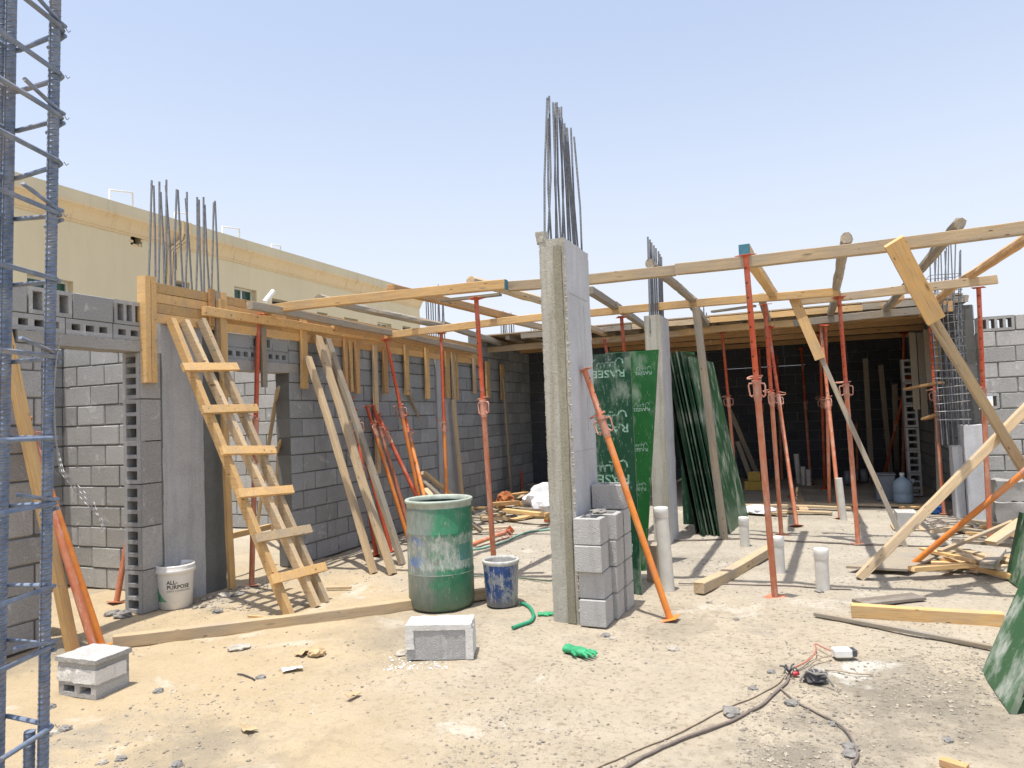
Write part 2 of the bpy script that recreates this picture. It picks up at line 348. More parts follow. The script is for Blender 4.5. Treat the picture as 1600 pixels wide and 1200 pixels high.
# ---------------------------------------------------------------- mesh helpers
class MB:
    def __init__(s): s.v = []; s.f = []; s.mi = []; s.sm = []; s.M = Matrix.Identity(4)
    def add(s, vs, fs, mi=0, smooth=False):
        o = len(s.v); s.v += [s.M @ V3(p) for p in vs]
        for f in fs: s.f.append([i+o for i in f]); s.mi.append(mi); s.sm.append(smooth)
    def box(s, c, d, mi=0, ch=0.0):
        cx, cy, cz = c; a, b, e = d[0]/2, d[1]/2, d[2]/2
        if ch <= 0:
            vs = [(cx+i*a, cy+j*b, cz+k*e) for i in (-1, 1) for j in (-1, 1) for k in (-1, 1)]
            fs = [(0, 1, 3, 2), (4, 6, 7, 5), (0, 4, 5, 1), (2, 3, 7, 6), (0, 2, 6, 4), (1, 5, 7, 3)]
            s.add(vs, fs, mi); return
        vs = []; idx = {}
        for i in (-1, 1):
            for j in (-1, 1):
                for k in (-1, 1):
                    for ax in range(3):
                        h = [a-ch, b-ch, e-ch]; h[ax] += ch
                        idx[i, j, k, ax] = len(vs); vs.append((cx+i*h[0], cy+j*h[1], cz+k*h[2]))
        fs = []
        for ax in range(3):
            o1, o2 = [q for q in range(3) if q != ax]
            for sg in (-1, 1):
                q = []
                for p1, p2 in ((-1, -1), (1, -1), (1, 1), (-1, 1)):
                    t_ = [0, 0, 0]; t_[ax] = sg; t_[o1] = p1; t_[o2] = p2; q.append(idx[t_[0], t_[1], t_[2], ax])
                fs.append(q)
            for p1 in (-1, 1):
                for p2 in (-1, 1):
                    t1 = [0, 0, 0]; t1[o1] = p1; t1[o2] = p2; t1[ax] = -1; t2 = list(t1); t2[ax] = 1
                    fs.append([idx[(*t1, o1)], idx[(*t2, o1)], idx[(*t2, o2)], idx[(*t1, o2)]])
        for i in (-1, 1):
            for j in (-1, 1):
                for k in (-1, 1): fs.append([idx[i, j, k, 0], idx[i, j, k, 1], idx[i, j, k, 2]])
        cc = V3(c); out = []
        for f in fs:
            p = [V3(vs[i]) for i in f]; nn = (p[1]-p[0]).cross(p[2]-p[0])
            mid = sum(p, V3())/len(p) - cc
            out.append(f if nn.dot(mid) > 0 else f[::-1])
        s.add(vs, out, mi)
    def tube(s, pts, r, n=8, mi=0, caps=True, smooth=True):
        pts = [V3(p) for p in pts]; rs = r if isinstance(r, (list, tuple)) else [r]*len(pts)
        vs = []; fs = []; up = None
        for i, p in enumerate(pts):
            d = (pts[min(i+1, len(pts)-1)] - pts[max(i-1, 0)])
            if d.length < 1e-9: d = V3((0, 0, 1))
            d.normalize()
            if up is None:
                up = V3((0, 0, 1)) if abs(d.z) < 0.9 else V3((1, 0, 0))
            a = d.cross(up)
            if a.length < 1e-6: a = d.cross(V3((0, 1, 0)))
            a.normalize(); b = a.cross(d); up = b
            for k in range(n):
                q = 2*math.pi*k/n; vs.append(p + (a*math.cos(q) + b*math.sin(q))*rs[i])
        for i in range(len(pts)-1):
            for k in range(n):
                fs.append((i*n+k, i*n+(k+1) % n, (i+1)*n+(k+1) % n, (i+1)*n+k))
        s.add(vs, fs, mi, smooth)
        if caps: s.add(vs[:n], [tuple(range(n))], mi); s.add(vs[-n:], [tuple(range(n-1, -1, -1))], mi)
    def lathe(s, prof, n=40, mi=0, smooth=True, wob=0):
        vs = []; fs = []
        for i, (r, z) in enumerate(prof):
            for k in range(n):
                q = 2*math.pi*k/n; rr = r + wob*noise.noise(V3((math.cos(q)*2, math.sin(q)*2, z*3)))
                vs.append((rr*math.cos(q), rr*math.sin(q), z))
        for i in range(len(prof)-1):
            for k in range(n): fs.append((i*n+k, i*n+(k+1) % n, (i+1)*n+(k+1) % n, (i+1)*n+k))
        s.add(vs, fs, mi, smooth)
    def disc(s, c, r, n=24, mi=0, M=None):
        vs = [(c[0]+r*math.cos(2*math.pi*k/n), c[1]+r*math.sin(2*math.pi*k/n), c[2]) for k in range(n)]
        if M: vs = [M @ V3(p) for p in vs]
        s.add(vs, [tuple(range(n))], mi)
    def build(s, name, mats, parent=None, origin=None, M=None):
        me = bpy.data.meshes.new(name); O = V3(origin) if origin is not None else None
        vs = [tuple(p-O) if O is not None else tuple(p) for p in s.v]
        me.from_pydata(vs, [], s.f); me.update()
        if not isinstance(mats, (list, tuple)): mats = [mats]
        for q in mats: me.materials.append(q)
        me.polygons.foreach_set('material_index', s.mi); me.polygons.foreach_set('use_smooth', s.sm)
        ob = bpy.data.objects.new(name, me); col.objects.link(ob)
        if parent is not None: ob.parent = parent
        elif M is not None: ob.matrix_world = M
        elif O is not None: ob.location = O
        return ob
USED = {}
def tag(o, label=None, cat=None, group=None, kind=None):
    if label:
        o['label'] = label; k = (label, )
        if k in USED and not group: print('DUP LABEL', label)
        USED[k] = 1
        nwords = len(label.split())
        if nwords < 4 or nwords > 16: print('LABEL LENGTH', nwords, label)
    if cat: o['category'] = cat
    if group: o['group'] = group
    if kind: o['kind'] = kind
    return o
def empty(name, loc=(0, 0, 0), M=None):
    o = bpy.data.objects.new(name, None); col.objects.link(o); o.empty_display_size = 0.1
    if M is not None: o.matrix_world = M
    else: o.location = loc
    return o
def frame(p0, p1, up=(0, 0, 1), axis='X', roll=0):
    p0, p1 = V3(p0), V3(p1); d = (p1-p0).normalized(); up = V3(up)
    if abs(d.dot(up)) > 0.98: up = V3((0, 1, 0)) if abs(d.y) < 0.9 else V3((1, 0, 0))
    a = up.cross(d).normalized(); b = d.cross(a)
    if roll: R = Matrix.Rotation(roll, 3, d); a = R @ a; b = R @ b
    c = (d, a, b) if axis == 'X' else (a, b, d)
    M = Matrix.Identity(4)
    for i in range(3):
        M[i][0], M[i][1], M[i][2], M[i][3] = c[0][i], c[1][i], c[2][i], p0[i]
    return M

def timber_mb(L, w, h, jit=0.004, seed=0, round_=0, bow=0.0, ragged=0.0, mb=None, M=None):
    """rough sawn timber along local X, centred in Y and Z"""
    rnd = random.Random(seed); n = max(3, int(L/0.18)); mb = mb or MB(); old = mb.M
    if M is not None: mb.M = M
    ch = min(w, h)*(0.06 if not round_ else 0.29)
    prof = []
    for sy, sz, first in ((1, -1, 0), (1, 1, 1), (-1, 1, 0), (-1, -1, 1)):
        a = (sy*w/2, sz*(h/2-ch)); b = (sy*(w/2-ch), sz*h/2)
        prof += [b, a] if not first else [a, b]
    vs = []; m = len(prof); ph = rnd.random()*50
    for i in range(n+1):
        x = L*i/n; bz = bow*math.sin(math.pi*i/n)
        oy = (noise.noise(V3((x*0.9, ph, 0))))*jit*2.0; oz = noise.noise(V3((x*0.9, 0, ph)))*jit*2.0 + bz
        for k, (y, z) in enumerate(prof):
            j = noise.noise(V3((x*3.1+ph, k*3.7, 1)))*jit*(3 if round_ else 1)
            xx = x + (rnd.uniform(-1, 1)*ragged if i in (0, n) else 0)
            vs.append((xx, y*(1+j/w*1.4)+oy, z*(1+j/h*1.4)+oz))
    fs = []
    for i in range(n):
        for k in range(m): fs.append((i*m+k, (i+1)*m+k, (i+1)*m+(k+1) % m, i*m+(k+1) % m))
    fs.append(tuple(range(m))); fs.append(tuple(range(n*m+m-1, n*m-1, -1)))
    # make normals outward (profile orientation)
    fs = [f[::-1] for f in fs]
    mb.add(vs, fs, 0, False); mb.M = old
    return mb
_ts = [100]
def timber(name, label, cat, p0, p1, w, h, mat, up=(0, 0, 1), roll=0, group=None, parent=None, **kw):
    _ts[0] += 1
    if (V3(p1)-V3(p0)).length > 1.5: kw.setdefault('bow', random.Random(_ts[0]).uniform(-.014, .014)); kw.setdefault('ragged', .006)
    p0, p1 = V3(p0), V3(p1); M = frame(p0, p1, up, 'X', roll)
    mb = timber_mb((p1-p0).length, w, h, seed=_ts[0], **kw)
    if parent is not None:
        o = mb.build(name, mat, parent); o.matrix_local = parent.matrix_world.inverted() @ M if False else M
        o.matrix_parent_inverse = Matrix.Identity(4)
        o.matrix_basis = Matrix.Translation(-parent.location) @ M
    else: o = mb.build(name, mat, M=M)
    if label: tag(o, label, cat, group)
    return o

# ---------------------------------------------------------------- ground
def gz(x, y):
    return 0.012*noise.noise(V3((x*0.9, y*0.9, 0))) + 0.013*noise.noise(V3((x*3.1, y*3.1, 5))) + 0.006*noise.noise(V3((x*6.5, y*6.5, 7))) + 0.0035*noise.noise(V3((x*11, y*11, 9))) - 0.006
def build_ground():
    def axis(lo, hi, st, far):
        a = []; x = lo
        while x <= hi+1e-6: a.append(x); x += st
        g = st; l = [lo]; 
        while l[-1] > -far: g *= 1.6; l.append(l[-1]-g)
        r = [a[-1]]; g = st
        while r[-1] < far: g *= 1.6; r.append(r[-1]+g)
        return l[:0:-1] + a + r[1:]
    xs = axis(-6.6, 4.0, 0.035, 900); ys = axis(1.4, 9.5, 0.035, 900)
    vs = []; fs = []
    for y in ys:
        for x in xs:
            far = max(0, abs(x)-12, abs(y)-20)
            vs.append((x, y, gz(x, y) if far == 0 else -0.01))
    n = len(xs)
    for j in range(len(ys)-1):
        for i in range(n-1): fs.append((j*n+i, j*n+i+1, (j+1)*n+i+1, (j+1)*n+i))
    mb = MB(); mb.v = [V3(p) for p in vs]; mb.f = fs; mb.mi = [0]*len(fs); mb.sm = [True]*len(fs)
    o = mb.build('ground', GROUND); o['kind'] = 'structure'
build_ground()

ICO = None
def stone_verts(r, rnd, flat=0.6, n=None):
    base = [(1, 0, 0), (-1, 0, 0), (0, 1, 0), (0, -1, 0), (0, 0, 1), (0, 0, -1), (.6, .6, .5), (-.6, .6, .5), (.6, -.6, .5), (-.6, -.6, .5)]
    fs = [(4, 0, 6), (4, 6, 2), (4, 2, 7), (4, 7, 1), (4, 1, 9), (4, 9, 3), (4, 3, 8), (4, 8, 0), (0, 2, 6), (2, 1, 7), (1, 3, 9), (3, 0, 8), (5, 2, 0), (5, 1, 2), (5, 3, 1), (5, 0, 3)]
    a = rnd.random()*6.28; sx = rnd.uniform(0.7, 1.4); ca, sa = math.cos(a), math.sin(a)
    vs = []
    for p in base:
        k = rnd.uniform(0.72, 1.2)*r; x, y, z = p[0]*k*sx, p[1]*k, p[2]*k*flat
        vs.append((x*ca-y*sa, x*sa+y*ca, z))
    return vs, fs
def gravel(name, label, n, region, rmin, rmax, mat, seed, dens=None):
    rnd = random.Random(seed); mb = MB(); c = 0; tries = 0
    while c < n and tries < n*40:
        tries += 1; u = rnd.uniform(region[0], region[2]); v = rnd.uniform(region[1], region[3])
        p = at(u, v, z=0)
        d = noise.noise(V3((p.x*0.9, p.y*0.9, seed))) + 0.5*noise.noise(V3((p.x*3, p.y*3, seed)))
        if rnd.random() > 0.30 + 1.2*d: continue
        if p.x < -5.1: continue
        if name == 'gravel' and p.x < -1.6 and rnd.random() < .62: continue
        r = rmin + (rmax-rmin)*rnd.random()**5
        vs, fs = stone_verts(r, rnd, 0.55); z = gz(p.x, p.y)+r*0.15
        mb.add([(a+p.x, b+p.y, q+z) for a, b, q in vs], fs); c += 1
    o = mb.build(name, mat); o['kind'] = 'stuff'; o['label'] = label; o['category'] = 'gravel'
t = NT('gravel_stone', 0.95); GRAV = t.color(t.ramp(t.island(), [(0, (0.16, 0.14, 0.115)), (0.4, (0.27, 0.24, 0.20)), (0.85, (0.34, 0.30, 0.24)), (1, (0.44, 0.39, 0.32))]))
gravel('gravel', 'loose grey and tan gravel scattered over the site ground', 9000, (-60, 905, 1650, 1230), 0.0025, 0.011, GRAV, 3)
gravel('gravel', 'denser dark gravel and soil crumbs at the right foreground', 3400, (1150, 1010, 1640, 1230), 0.003, 0.013, GRAV, 14)
gravel('grit', 'fine grit and chips on the slab behind the column', 2500, (400, 795, 1600, 925), 0.004, 0.015, GRAV, 9)

# ---------------------------------------------------------------- block walls
def wall_blocks(mb, mo, o, ax, L, z0, nc, T=0.2, hb=0.2, lb=0.4, seed=0, skip=None, phase=0):
    """o = start corner on the visible face; ax: 'Y' wall runs along +Y with thickness to -X, 'X' runs along +X with thickness to +Y"""
    rnd = random.Random(seed)
    def put(mbx, s0, s1, za, zb, t0, t1, ch):
        if ax == 'Y': c = (o[0]-(t0+t1)/2, o[1]+(s0+s1)/2, (za+zb)/2); d = (t1-t0, s1-s0, zb-za)
        else: c = (o[0]+(s0+s1)/2, o[1]+(t0+t1)/2, (za+zb)/2); d = (s1-s0, t1-t0, zb-za)
        mbx.box(c, d, 0, ch)
    for k in range(nc):
        za = z0 + k*hb; s = -lb*((k+phase) % 2)*0.5
        while s < L-1e-3:
            a, b = max(s, 0), min(s+lb, L)
            if b-a > 0.03 and not (skip and skip((a+b)/2, za+hb/2)):
                j = rnd.uniform(-0.003, 0.003); g1 = 0.003+rnd.random()*0.007; g2 = 0.003+rnd.random()*0.007
                put(mb, a+g1, b-g2, za+0.003+rnd.random()*0.005, za+hb-0.004-rnd.random()*0.005, -j, T+j, 0.004+rnd.random()*0.006)
                put(mo, a, b, za, za+hb, 0.012, T-0.012, 0)
                if rnd.random() < 0.55:
                    r_ = rnd.uniform(.008, .022); vs, fs = stone_verts(r_, rnd, .55); q1 = rnd.uniform(a, b); sx_ = rnd.uniform(1.0, 3.2); vert = rnd.random() < .3
                    zc = rnd.uniform(za, za+hb) if vert else za+.002; q1 = b if vert else q1
                    if vert: P_ = [(p[0]*.55, p[1]*.3, p[2]*sx_) for p in vs]
                    else: P_ = [(p[0]*sx_, p[1]*.3, p[2]) for p in vs]
                    if ax == 'Y': P_ = [(o[0]+p[1]-.002, o[1]+q1+p[0], zc+p[2]) for p in P_]
                    else: P_ = [(o[0]+q1+p[0], o[1]+p[1]+.002, zc+p[2]) for p in P_]
                    mo.add(P_, fs)
            s += lb
def hollow(mb, c, size, face, n, along, depth=None, web=0.03, shell=0.03):
    """block made of shells and webs; holes run along axis `face` (0,1,2), n cells in a row along axis `along`"""
    c = list(c); d = list(size); other = [q for q in range(3) if q not in (face, along)][0]
    for sg in (-1, 1):
        cc = list(c); dd = list(d); dd[other] = shell; cc[other] += sg*(d[other]-shell)/2; mb.box(cc, dd, 0)
    L = d[along]; cell = (L-web)/n
    for i in range(n+1):
        cc = list(c); dd = list(d); dd[along] = web; dd[other] = d[other]-2*shell
        cc[along] += -L/2+web/2+i*cell; mb.box(cc, dd, 0)
def finish_wall(name, label, cat, loc, mb, mo, bm, group=None, extra=()):
    r = empty(name, loc); tag(r, label, cat, group)
    mb.build('blockwork', bm, r, origin=loc); mo.build('mortar', MORTAR, r, origin=loc)
    for nm, m_, mat in extra: m_.build(nm, mat, r, origin=loc)
    return r
XW = -5.2
# near wall with the lintel over the doorway
mb, mo = MB(), MB()
wall_blocks(mb, mo, (XW, 1.0), 'Y', 2.46, 0, 11, seed=1)
wall_blocks(mb, mo, (XW, 1.0), 'Y', 2.26, 2.2, 1, hb=0.09, seed=2)
lint = MB()
def rough_box(mb, lo, hi, st=0.05, amp=0.006, mi=0, fr=9, edge=0.0, faces='xXyYzZ', mif=None, smooth=True):
    lo, hi = V3(lo), V3(hi); c = (lo+hi)/2
    for ax in range(3):
        o1, o2 = [q for q in range(3) if q != ax]
        n1 = max(1, int((hi[o1]-lo[o1])/st)); n2 = max(1, int((hi[o2]-lo[o2])/st))
        for sg in (0, 1):
            vs = []; fs = []
            for i in range(n1+1):
                for j in range(n2+1):
                    p = V3((0, 0, 0)); p[ax] = hi[ax] if sg else lo[ax]
                    p[o1] = lo[o1]+(hi[o1]-lo[o1])*i/n1; p[o2] = lo[o2]+(hi[o2]-lo[o2])*j/n2
                    q = noise.noise_vector(p*fr)*amp
                    e = sum(1 for a in range(3) if p[a] <= lo[a]+1e-6 or p[a] >= hi[a]-1e-6)
                    if e >= 2 and edge: q += (c-p).normalized()*0 + noise.noise_vector(p*31)*edge
                    vs.append(p+q)
            for i in range(n1):
                for j in range(n2):
                    f = (i*(n2+1)+j, (i+1)*(n2+1)+j, (i+1)*(n2+1)+j+1, i*(n2+1)+j+1)
                    a = vs[f[1]]-vs[f[0]]; b = vs[f[3]]-vs[f[0]]; nn = a.cross(b)
                    want = 1 if sg else -1
                    fs.append(f if nn[ax]*want > 0 else f[::-1])
            mb.add(vs, fs, mif[ax*2+sg] if mif else mi, smooth)
rough_box(lint, (XW-0.2, 3.28, 2.2), (XW+0.012, 4.36, 2.29), 0.03, 0.004, edge=0.006)
hol = MB()
y = 3.24
for i in range(3):
    L = min(0.4, 4.46-y); hollow(hol, (XW-0.1, y+L/2, 2.353), (0.2, L-0.008, 0.122), 0, 3, 1, web=0.045, shell=0.036); y += 0.4
hol_back = MB(); hol_back.box((XW-0.1, 3.84, 2.353), (0.02, 1.19, 0.05))
wall_blocks(mb, mo, (XW, 1.0), 'Y', 2.24, 2.29, 1, hb=0.125, seed=3)
top = [(2.0, 2.4, 's'), (2.4, 2.8, 's'), (2.8, 3.2, 's'), (3.2, 3.36, 's'), (3.36, 3.7, 'h'), (3.7, 4.05, 's'), (4.05, 4.34, 'h')]
for a, b, kd in top:
    if kd == 's': mb.box((XW-0.1, (a+b)/2, 2.52), (0.2, b-a-0.01, 0.2), 0, 0.005)
    else: hollow(hol, (XW-0.1, (a+b)/2, 2.52), (0.2, b-a-0.012, 0.2), 0, 3, 1, web=0.028, shell=0.03)
r = finish_wall('block_wall', 'grey block wall at far left with concrete lintel over the doorway', 'wall', (XW, 3.4, 0), mb, mo, B_GREY,
                extra=(('lintel', lint, C_LINT), ('hollow_block_course', hol, B_GREY), ('backing', hol_back, VOID)))
# jamb of blocks set on end beside the doorway
mb, mo, sd = MB(), MB(), MB()
for k in range(6):
    z = k*0.36 + 0.004; h = 0.352 if k < 5 else 2.2-z-0.004
    hollow(mb, (XW-0.1, 4.38, z+h/2), (0.196, 0.2, h), 1, 3 if k < 5 else 4, 2, web=0.032, shell=0.038)
    sd.box((XW+0.0035, 4.385, z+h/2), (0.012, 0.196, h), 0, 0.003)
mo.box((XW-0.1, 4.47, 1.1), (0.12, 0.012, 2.19))
r = empty('block_jamb', (XW, 4.38, 0)); tag(r, 'narrow jamb of hollow blocks stood on end with their cells facing the doorway', 'pillar')
mb.build('hollow_blocks', B_GREY, r, origin=(XW, 4.38, 0)); sd.build('face_shell', B_GREY, r, origin=(XW, 4.38, 0)); mo.build('mortar', MORTAR, r, origin=(XW, 4.38, 0))
# left concrete column
mb = MB(); rough_box(mb, (XW-0.25, 4.50, -0.02), (XW+0.004, 4.955, 2.82), 0.06, 0.003, edge=0.003)
o = mb.build('concrete_column', C_LEFT, origin=(XW, 4.7, 0)); tag(o, 'flat light grey concrete column behind the white bucket', 'column')
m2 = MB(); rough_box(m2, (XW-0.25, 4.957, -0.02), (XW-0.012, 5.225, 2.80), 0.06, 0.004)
m2.build('dark_side_strip', C_DARK, o, origin=(XW, 4.7, 0))
m3 = MB(); rough_box(m3, (XW-0.05, 4.484, 0.0), (XW+0.006, 4.504, 2.2), 0.03, 0.006, fr=5)
m3.build('mortar_seam', C_DARK, o, origin=(XW, 4.7, 0))
# far left wall stretch with second opening
mb, mo = MB(), MB()
wall_blocks(mb, mo, (XW, 6.16), 'Y', 3.28, 0, 11, seed=5)
wall_blocks(mb, mo, (XW, 6.16), 'Y', 3.28, 2.2, 2, hb=0.15, seed=6)
wall_blocks(mb, mo, (XW, 10.12), 'Y', 0.9, 0, 13, seed=7); wall_blocks(mb, mo, (XW, 11.02), 'Y', 3.1, 0, 15, seed=27)
lint = MB(); rough_box(lint, (XW-0.2, 5.23, 2.10), (XW+0.01, 6.3, 2.2), 0.04, 0.004, edge=0.005)
# remove overlap: lintel bears on top of wall course 10
hol = MB(); y = 5.235
for i in range(2):
    hollow(hol, (XW-0.1, y+0.23, 2.262), (0.2, 0.455, 0.12), 0, 4, 1, web=0.045, shell=0.036); y += 0.462
hollow(hol, (XW-0.1, 5.75, 2.395), (0.2, 0.3, 0.14), 0, 3, 1)
mb.box((XW-0.1, 5.41, 2.395), (0.2, 0.34, 0.14), 0, 0.005); mb.box((XW-0.1, 6.03, 2.395), (0.2, 0.24, 0.14), 0, 0.005)
hb2 = MB(); hb2.box((XW-0.1, 5.69, 2.262), (0.02, 0.9, 0.05))
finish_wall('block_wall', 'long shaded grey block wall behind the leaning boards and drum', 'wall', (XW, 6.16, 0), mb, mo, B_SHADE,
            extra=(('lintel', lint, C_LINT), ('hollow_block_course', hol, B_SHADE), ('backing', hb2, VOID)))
mb = MB(); rough_box(mb, (XW-0.25, 9.46, -0.02), (XW+0.015, 10.1, 2.8), 0.08, 0.003, edge=0.003)
o = mb.build('concrete_column', C_LEFT, origin=(XW, 9.8, 0)); tag(o, 'light concrete column set into the long shaded block wall', 'column')
# side room walls seen through the doorway
mb, mo = MB(), MB(); wall_blocks(mb, mo, (-7.2, 4.87), 'X', 1.8, 0, 13, seed=8)
mb.box((-5.62, 4.97, 2.70), (0.4, 0.2, 0.19), 0, 0.005)
finish_wall('block_wall', 'sunlit grey block wall of the side room seen through the doorway', 'wall', (-6.2, 4.87, 0), mb, mo, B_LIGHT)
mb, mo = MB(), MB(); wall_blocks(mb, mo, (-7.0, 0.5), 'Y', 4.37, 0, 12, seed=9)
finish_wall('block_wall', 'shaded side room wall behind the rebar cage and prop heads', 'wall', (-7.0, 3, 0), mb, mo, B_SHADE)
mb, mo = MB(), MB(); wall_blocks(mb, mo, (-9.5, 8.34), 'X', 4.09, 0, 12, seed=10)
finish_wall('block_wall', 'pale block wall seen through the opening behind the ladder', 'wall', (-7.5, 8.34, 0), mb, mo, B_LIGHT)
# back walls of the covered room
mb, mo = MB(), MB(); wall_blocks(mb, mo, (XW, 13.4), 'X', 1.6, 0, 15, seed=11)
finish_wall('block_wall', 'dark cross wall behind the pile of wood offcuts', 'wall', (-4.5, 13.4, 0), mb, mo, B_INNER_SHADE)
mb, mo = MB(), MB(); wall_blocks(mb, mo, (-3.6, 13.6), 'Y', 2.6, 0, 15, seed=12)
finish_wall('block_wall', 'inner partition wall deep inside the dark covered room', 'wall', (-3.6, 14.8, 0), mb, mo, B_INNER_SHADE)
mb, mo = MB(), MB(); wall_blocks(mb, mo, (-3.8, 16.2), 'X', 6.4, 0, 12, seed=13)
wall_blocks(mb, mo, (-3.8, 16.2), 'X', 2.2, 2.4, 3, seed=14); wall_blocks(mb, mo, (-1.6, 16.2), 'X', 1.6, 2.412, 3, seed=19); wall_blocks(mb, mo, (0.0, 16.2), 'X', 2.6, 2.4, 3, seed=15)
finish_wall('block_wall', 'darkest back wall of the covered room with light slits above', 'wall', (-1, 16.2, 0), mb, mo, B_INNER_SHADE)
# right wall of the room
mb, mo = MB(), MB()
wall_blocks(mb, mo, (2.12, 11.05), 'Y', 1.75, 0, 14, seed=16)
wall_blocks(mb, mo, (2.12, 12.8), 'Y', 3.4, 0, 15, seed=17)
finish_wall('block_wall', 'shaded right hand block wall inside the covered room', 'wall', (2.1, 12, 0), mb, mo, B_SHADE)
mb = MB()
for k in range(6): hollow(mb, (1.55, 13.15, 0.19+k*0.37), (0.19, 0.2, 0.362), 1, 3, 2, web=0.032, shell=0.036)
o = mb.build('hollow_block_pier', B_LIGHT, origin=(1.55, 13.15, 0)); tag(o, 'narrow pier of hollow blocks stood on end inside the dark room', 'pillar')
# right frontal wall
mb, mo, hol = MB(), MB(), MB()
wall_blocks(mb, mo, (2.10, 10.8), 'X', 6.0, 0, 12, seed=18, skip=lambda s, z: s < 0.18 and int(z/0.2) in (10, 7))
for z in (2.1, 1.5): hollow(hol, (2.2, 10.9, z), (0.18, 0.2, 0.19), 1, 1, 0)
hollow(hol, (2.12+0.19, 10.9, 2.5), (0.4, 0.2, 0.19), 1, 4, 0, web=0.03, shell=0.035)
x = 2.52
for i in range(4): mb.box((x+0.2, 10.9, 2.5), (0.39, 0.2, 0.19), 0, 0.006); x += 0.4
finish_wall('block_wall', 'sunlit grey block wall at far right with see-through top block', 'wall', (3.5, 10.8, 0), mb, mo, B_LIGHT, extra=(('hollow_block_course', hol, B_LIGHT),))
mb = MB(); rough_box(mb, (1.84, 10.62, -0.02), (2.09, 11.0, 1.2), 0.06, 0.004, edge=0.006)
o = mb.build('concrete_pedestal', C_SIDE, origin=(1.95, 10.8, 0)); tag(o, 'pale concrete column stub under the rebar cage', 'column stub')
mb = MB(); rough_box(mb, (1.72, 10.72, -0.02), (1.83, 11.0, 0.93), 0.06, 0.004, edge=0.006)
o = mb.build('concrete_pedestal', C_SIDE, origin=(1.78, 10.8, 0)); tag(o, 'lower narrow concrete stub left of the taller one', 'column stub')
mb = MB(); rough_box(mb, (1.90, 9.45, -0.02), (2.25, 9.75, 0.36), 0.05, 0.02, edge=0.02); rough_box(mb, (1.92, 9.5, 0.37), (2.24, 9.75, 0.60), 0.05, 0.02, edge=0.025)
o = mb.build('rubble_stub', C_LINT, origin=(2.05, 9.6, 0)); tag(o, 'crumbling broken concrete stub in front of the right block wall', 'rubble')

# ---------------------------------------------------------------- neighbour building
B0 = (-16, 6, 0); bl = empty('villa', B0); tag(bl, 'cream rendered two storey villa with tan cornice behind the site', 'building')
def bpart(nm, mb, mat, par=None):
    return mb.build(nm, mat, par or bl, origin=B0 if par is None else B0)
YE = 27.8; YS = -4.0
wins = [(10.32, 11.4, 4.2, 5.15, 'g'), (16.55, 17.5, 5.2, 5.86, 'g'), (12.97, 13.31, 6.38, 6.72, 'h'), (14.22, 14.42, 5.97, 6.48, 'd'), (14.05, 14.85, 5.0, 5.68, 'o'),
        (18.2, 18.95, 5.35, 5.72, 'd'), (20.5, 21.1, 5.25, 5.56, 'd'), (22.1, 23.0, 5.28, 5.55, 'd'), (24.35, 25.4, 5.1, 5.62, 'g'), (26.3, 27.0, 5.3, 5.66, 'd')]
mb = MB()
# wall as strips around windows
ys = sorted(set([YS, YE] + [q for w_ in wins for q in (w_[0], w_[1])]))
for a, b in zip(ys[:-1], ys[1:]):
    cuts = sorted([(w_[2], w_[3]) for w_ in wins if w_[0] <= a+1e-6 and w_[1] >= b-1e-6])
    z = 0
    for c0, c1 in cuts + [(6.98, 6.98)]:
        if c0 > z: mb.box((-16.15, (a+b)/2, (z+c0)/2), (0.3, b-a, c0-z))
        z = max(z, c1)
mb.box((-20.3, YE-0.15, 3.5), (8.0, 0.3, 7.0)); mb.box((-20.3, YS+0.15, 3.5), (8.0, 0.3, 7.0)); mb.box((-24.45, (YS+YE)/2, 3.5), (0.3, YE-YS, 7.0))
bpart('wall', mb, N_WALL)
mb = MB(); prof = [(0, 6.60), (0.03, 6.60), (0.03, 6.66), (0.055, 6.665), (0.055, 6.72), (0.07, 6.75), (0.09, 6.83), (0.13, 6.91), (0.19, 6.97), (0.22, 6.985), (0.22, 7.05), (0.0, 7.05)]
vs = []; 
def ring(off): return [(-16+off, YS), (-16+off, YE+off), (-24.6, YE+off)]
for off, z in prof:
    for p in ring(off): vs.append((p[0], p[1], z))
fs = []
for i in range(len(prof)-1):
    for k in range(2): fs.append((i*3+k, i*3+k+1, (i+1)*3+k+1, (i+1)*3+k))
mb.add(vs, fs); cor = bpart('cornice', mb, N_CORN)
mb = MB(); mb.box((-15.93, (YS+YE)/2+.08, 7.19), (0.26, YE-YS+0.16, 0.28)); mb.box((-20.4, YE+.08, 7.19), (8.8, 0.26, 0.28)); mb.box((-20.3, (YS+YE)/2, 6.95), (8.2, YE-YS-0.4, 0.04))
bpart('parapet', mb, N_PAR)
